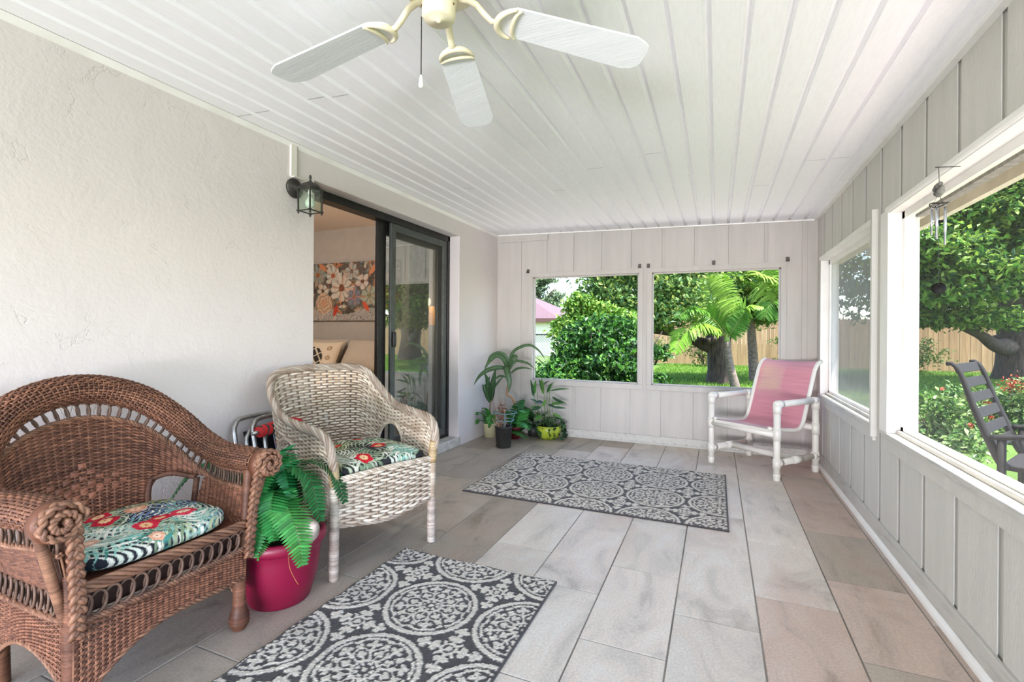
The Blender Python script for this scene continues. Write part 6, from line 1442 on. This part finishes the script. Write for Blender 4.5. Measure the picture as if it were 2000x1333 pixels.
fb_ = at(1820, 860, Ds + .3); flower_shrub((fb_[0], fb_[1], GZ), [pb(1800, 860, Ds + .4, .45, .45, .22, 60), pb(1850, 880, Ds, .4, .4, .26, 60), pb(1830, 810, Ds + .5, .35, .4, .3, 30), pb(1870, 800, Ds + .2, .25, .3, .3, 24), pb(1790, 820, Ds + 1, .4, .4, .2, 30), pb(1860, 920, Ds - .4, .45, .4, .2, 50)], 'low pale green shrub with a few red blossoms left of the dark garden chair', [(1895, 832, Ds - .1, .015, 14), (1843, 760, Ds, .012, 4)])
fb_ = at(1985, 830, 6.2); flower_shrub((fb_[0], fb_[1], GZ), [pb(1970, 810, 6.2, .5, .4, .3, 70), pb(2010, 800, 6.0, .5, .4, .4, 70), pb(1950, 850, 6.0, .4, .4, .2, 50), pb(1990, 870, 5.8, .5, .4, .2, 60)], 'shrub with orange and red blossom heads right of the dark garden chair', [(1985, 752, 6.0, .06, 90), (1965, 757, 6.1, .04, 40), (2005, 756, 6.0, .05, 60), (1926, 790, 6.0, .025, 20), (1940, 818, 6.0, .025, 20)])
# dark resin garden chair outside the near window
M_resin = mat('dark_resin', (36, 34, 34), (30, 28, 28), spec=0.2, rough=0.8, nscale=30)
fa = np.array([.85, -.53, 0]); la = np.array([.53, .85, 0]); A0 = np.array([1.5, 4.25, .906]); A1 = np.array([1.69, 4.13, .31])
ch = thing('garden_chair', 'dark grey resin garden chair with a slatted reclined back outside the near side window', 'chair', (A1[0] + .3, A1[1] + .1, GZ)); Bc = np.array([A1[0] + .3, A1[1] + .1, GZ])
wd = .594; up3 = np.array([0, 0, 1.0])
def rail_pts(o): return [A0 + la * o + fa * -.035 + up3 * .0, A0 + la * o, A0 + la * o + (A1 - A0) * .12 + fa * .015, A0 + la * o + (A1 - A0) * .5, A1 + la * o, A1 + la * o + fa * .05 + up3 * -.06]
for o_ in (0.0, wd):
    b = MB(); P = resample(np.array(rail_pts(o_)) - Bc, 30); b.tube(P, np.linspace(.020, .040, 30), 10, flat=.7); b.build('back_rail', M_resin, ch, smooth=True)
for k in range(6):
    f = .05 + k * .165; p = A0 + (A1 - A0) * f - Bc; b = MB(); n_ = np.cross(la, A1 - A0); n_ /= np.linalg.norm(n_); d_ = (A1 - A0) / np.linalg.norm(A1 - A0)
    b.obox(p + la * wd / 2 + n_ * .0, (la, d_, n_), (wd / 2, .034, .007)); b.build('back_slat', M_resin, ch, bevel=.004)
b = MB(); p = A1 - Bc; b.obox(p + la * wd / 2 + fa * .27 + up3 * -.06, (la, fa, up3), (wd / 2 - .01, .26, .018)); b.build('seat', M_resin, ch, bevel=.01)
for o_ in (-.02, wd + .02):
    b = MB(); p = A1 + la * o_ - Bc; P = resample([p + up3 * .13 - fa * .03, p + up3 * .16 + fa * .2, p + up3 * .14 + fa * .45, p + up3 * .05 + fa * .52], 20); b.tube(P, .035, 10, flat=.5); b.build('arm', M_resin, ch, smooth=True)
    for f in (.02, .48): b = MB(); q = p + fa * f; b.tube([q + up3 * .14, np.array([q[0], q[1], 0.0])], .024, 8); b.build('leg', M_resin, ch, smooth=True)

# side pavers, plus an unseen strip past the end wall added to bounce light
b = MB(); M_pave = mat('pale_pavers', (255, 255, 255), (236, 232, 230), rough=0.9, nscale=3, attr=True)
for ix in range(2):
    for iy in range(22):
        x, y = XR + .14 + ix * .42, -2.2 + iy * .42; b.box(x, x + .412, y, y + .412, GZ - .08, GZ + .012, lin3((196, 182, 174)) * rng.normal(1, .06))
for ix in range(8):
    for iy in range(3):
        x, y = -2.55 + ix * .42, YB + .14 + iy * .42; b.box(x, x + .412, y, y + .412, GZ - .08, GZ + .012, lin3((228, 220, 214)) * rng.normal(1, .04))
struct(b.build('paving_and_bouncer', M_pave, bevel=0.004))
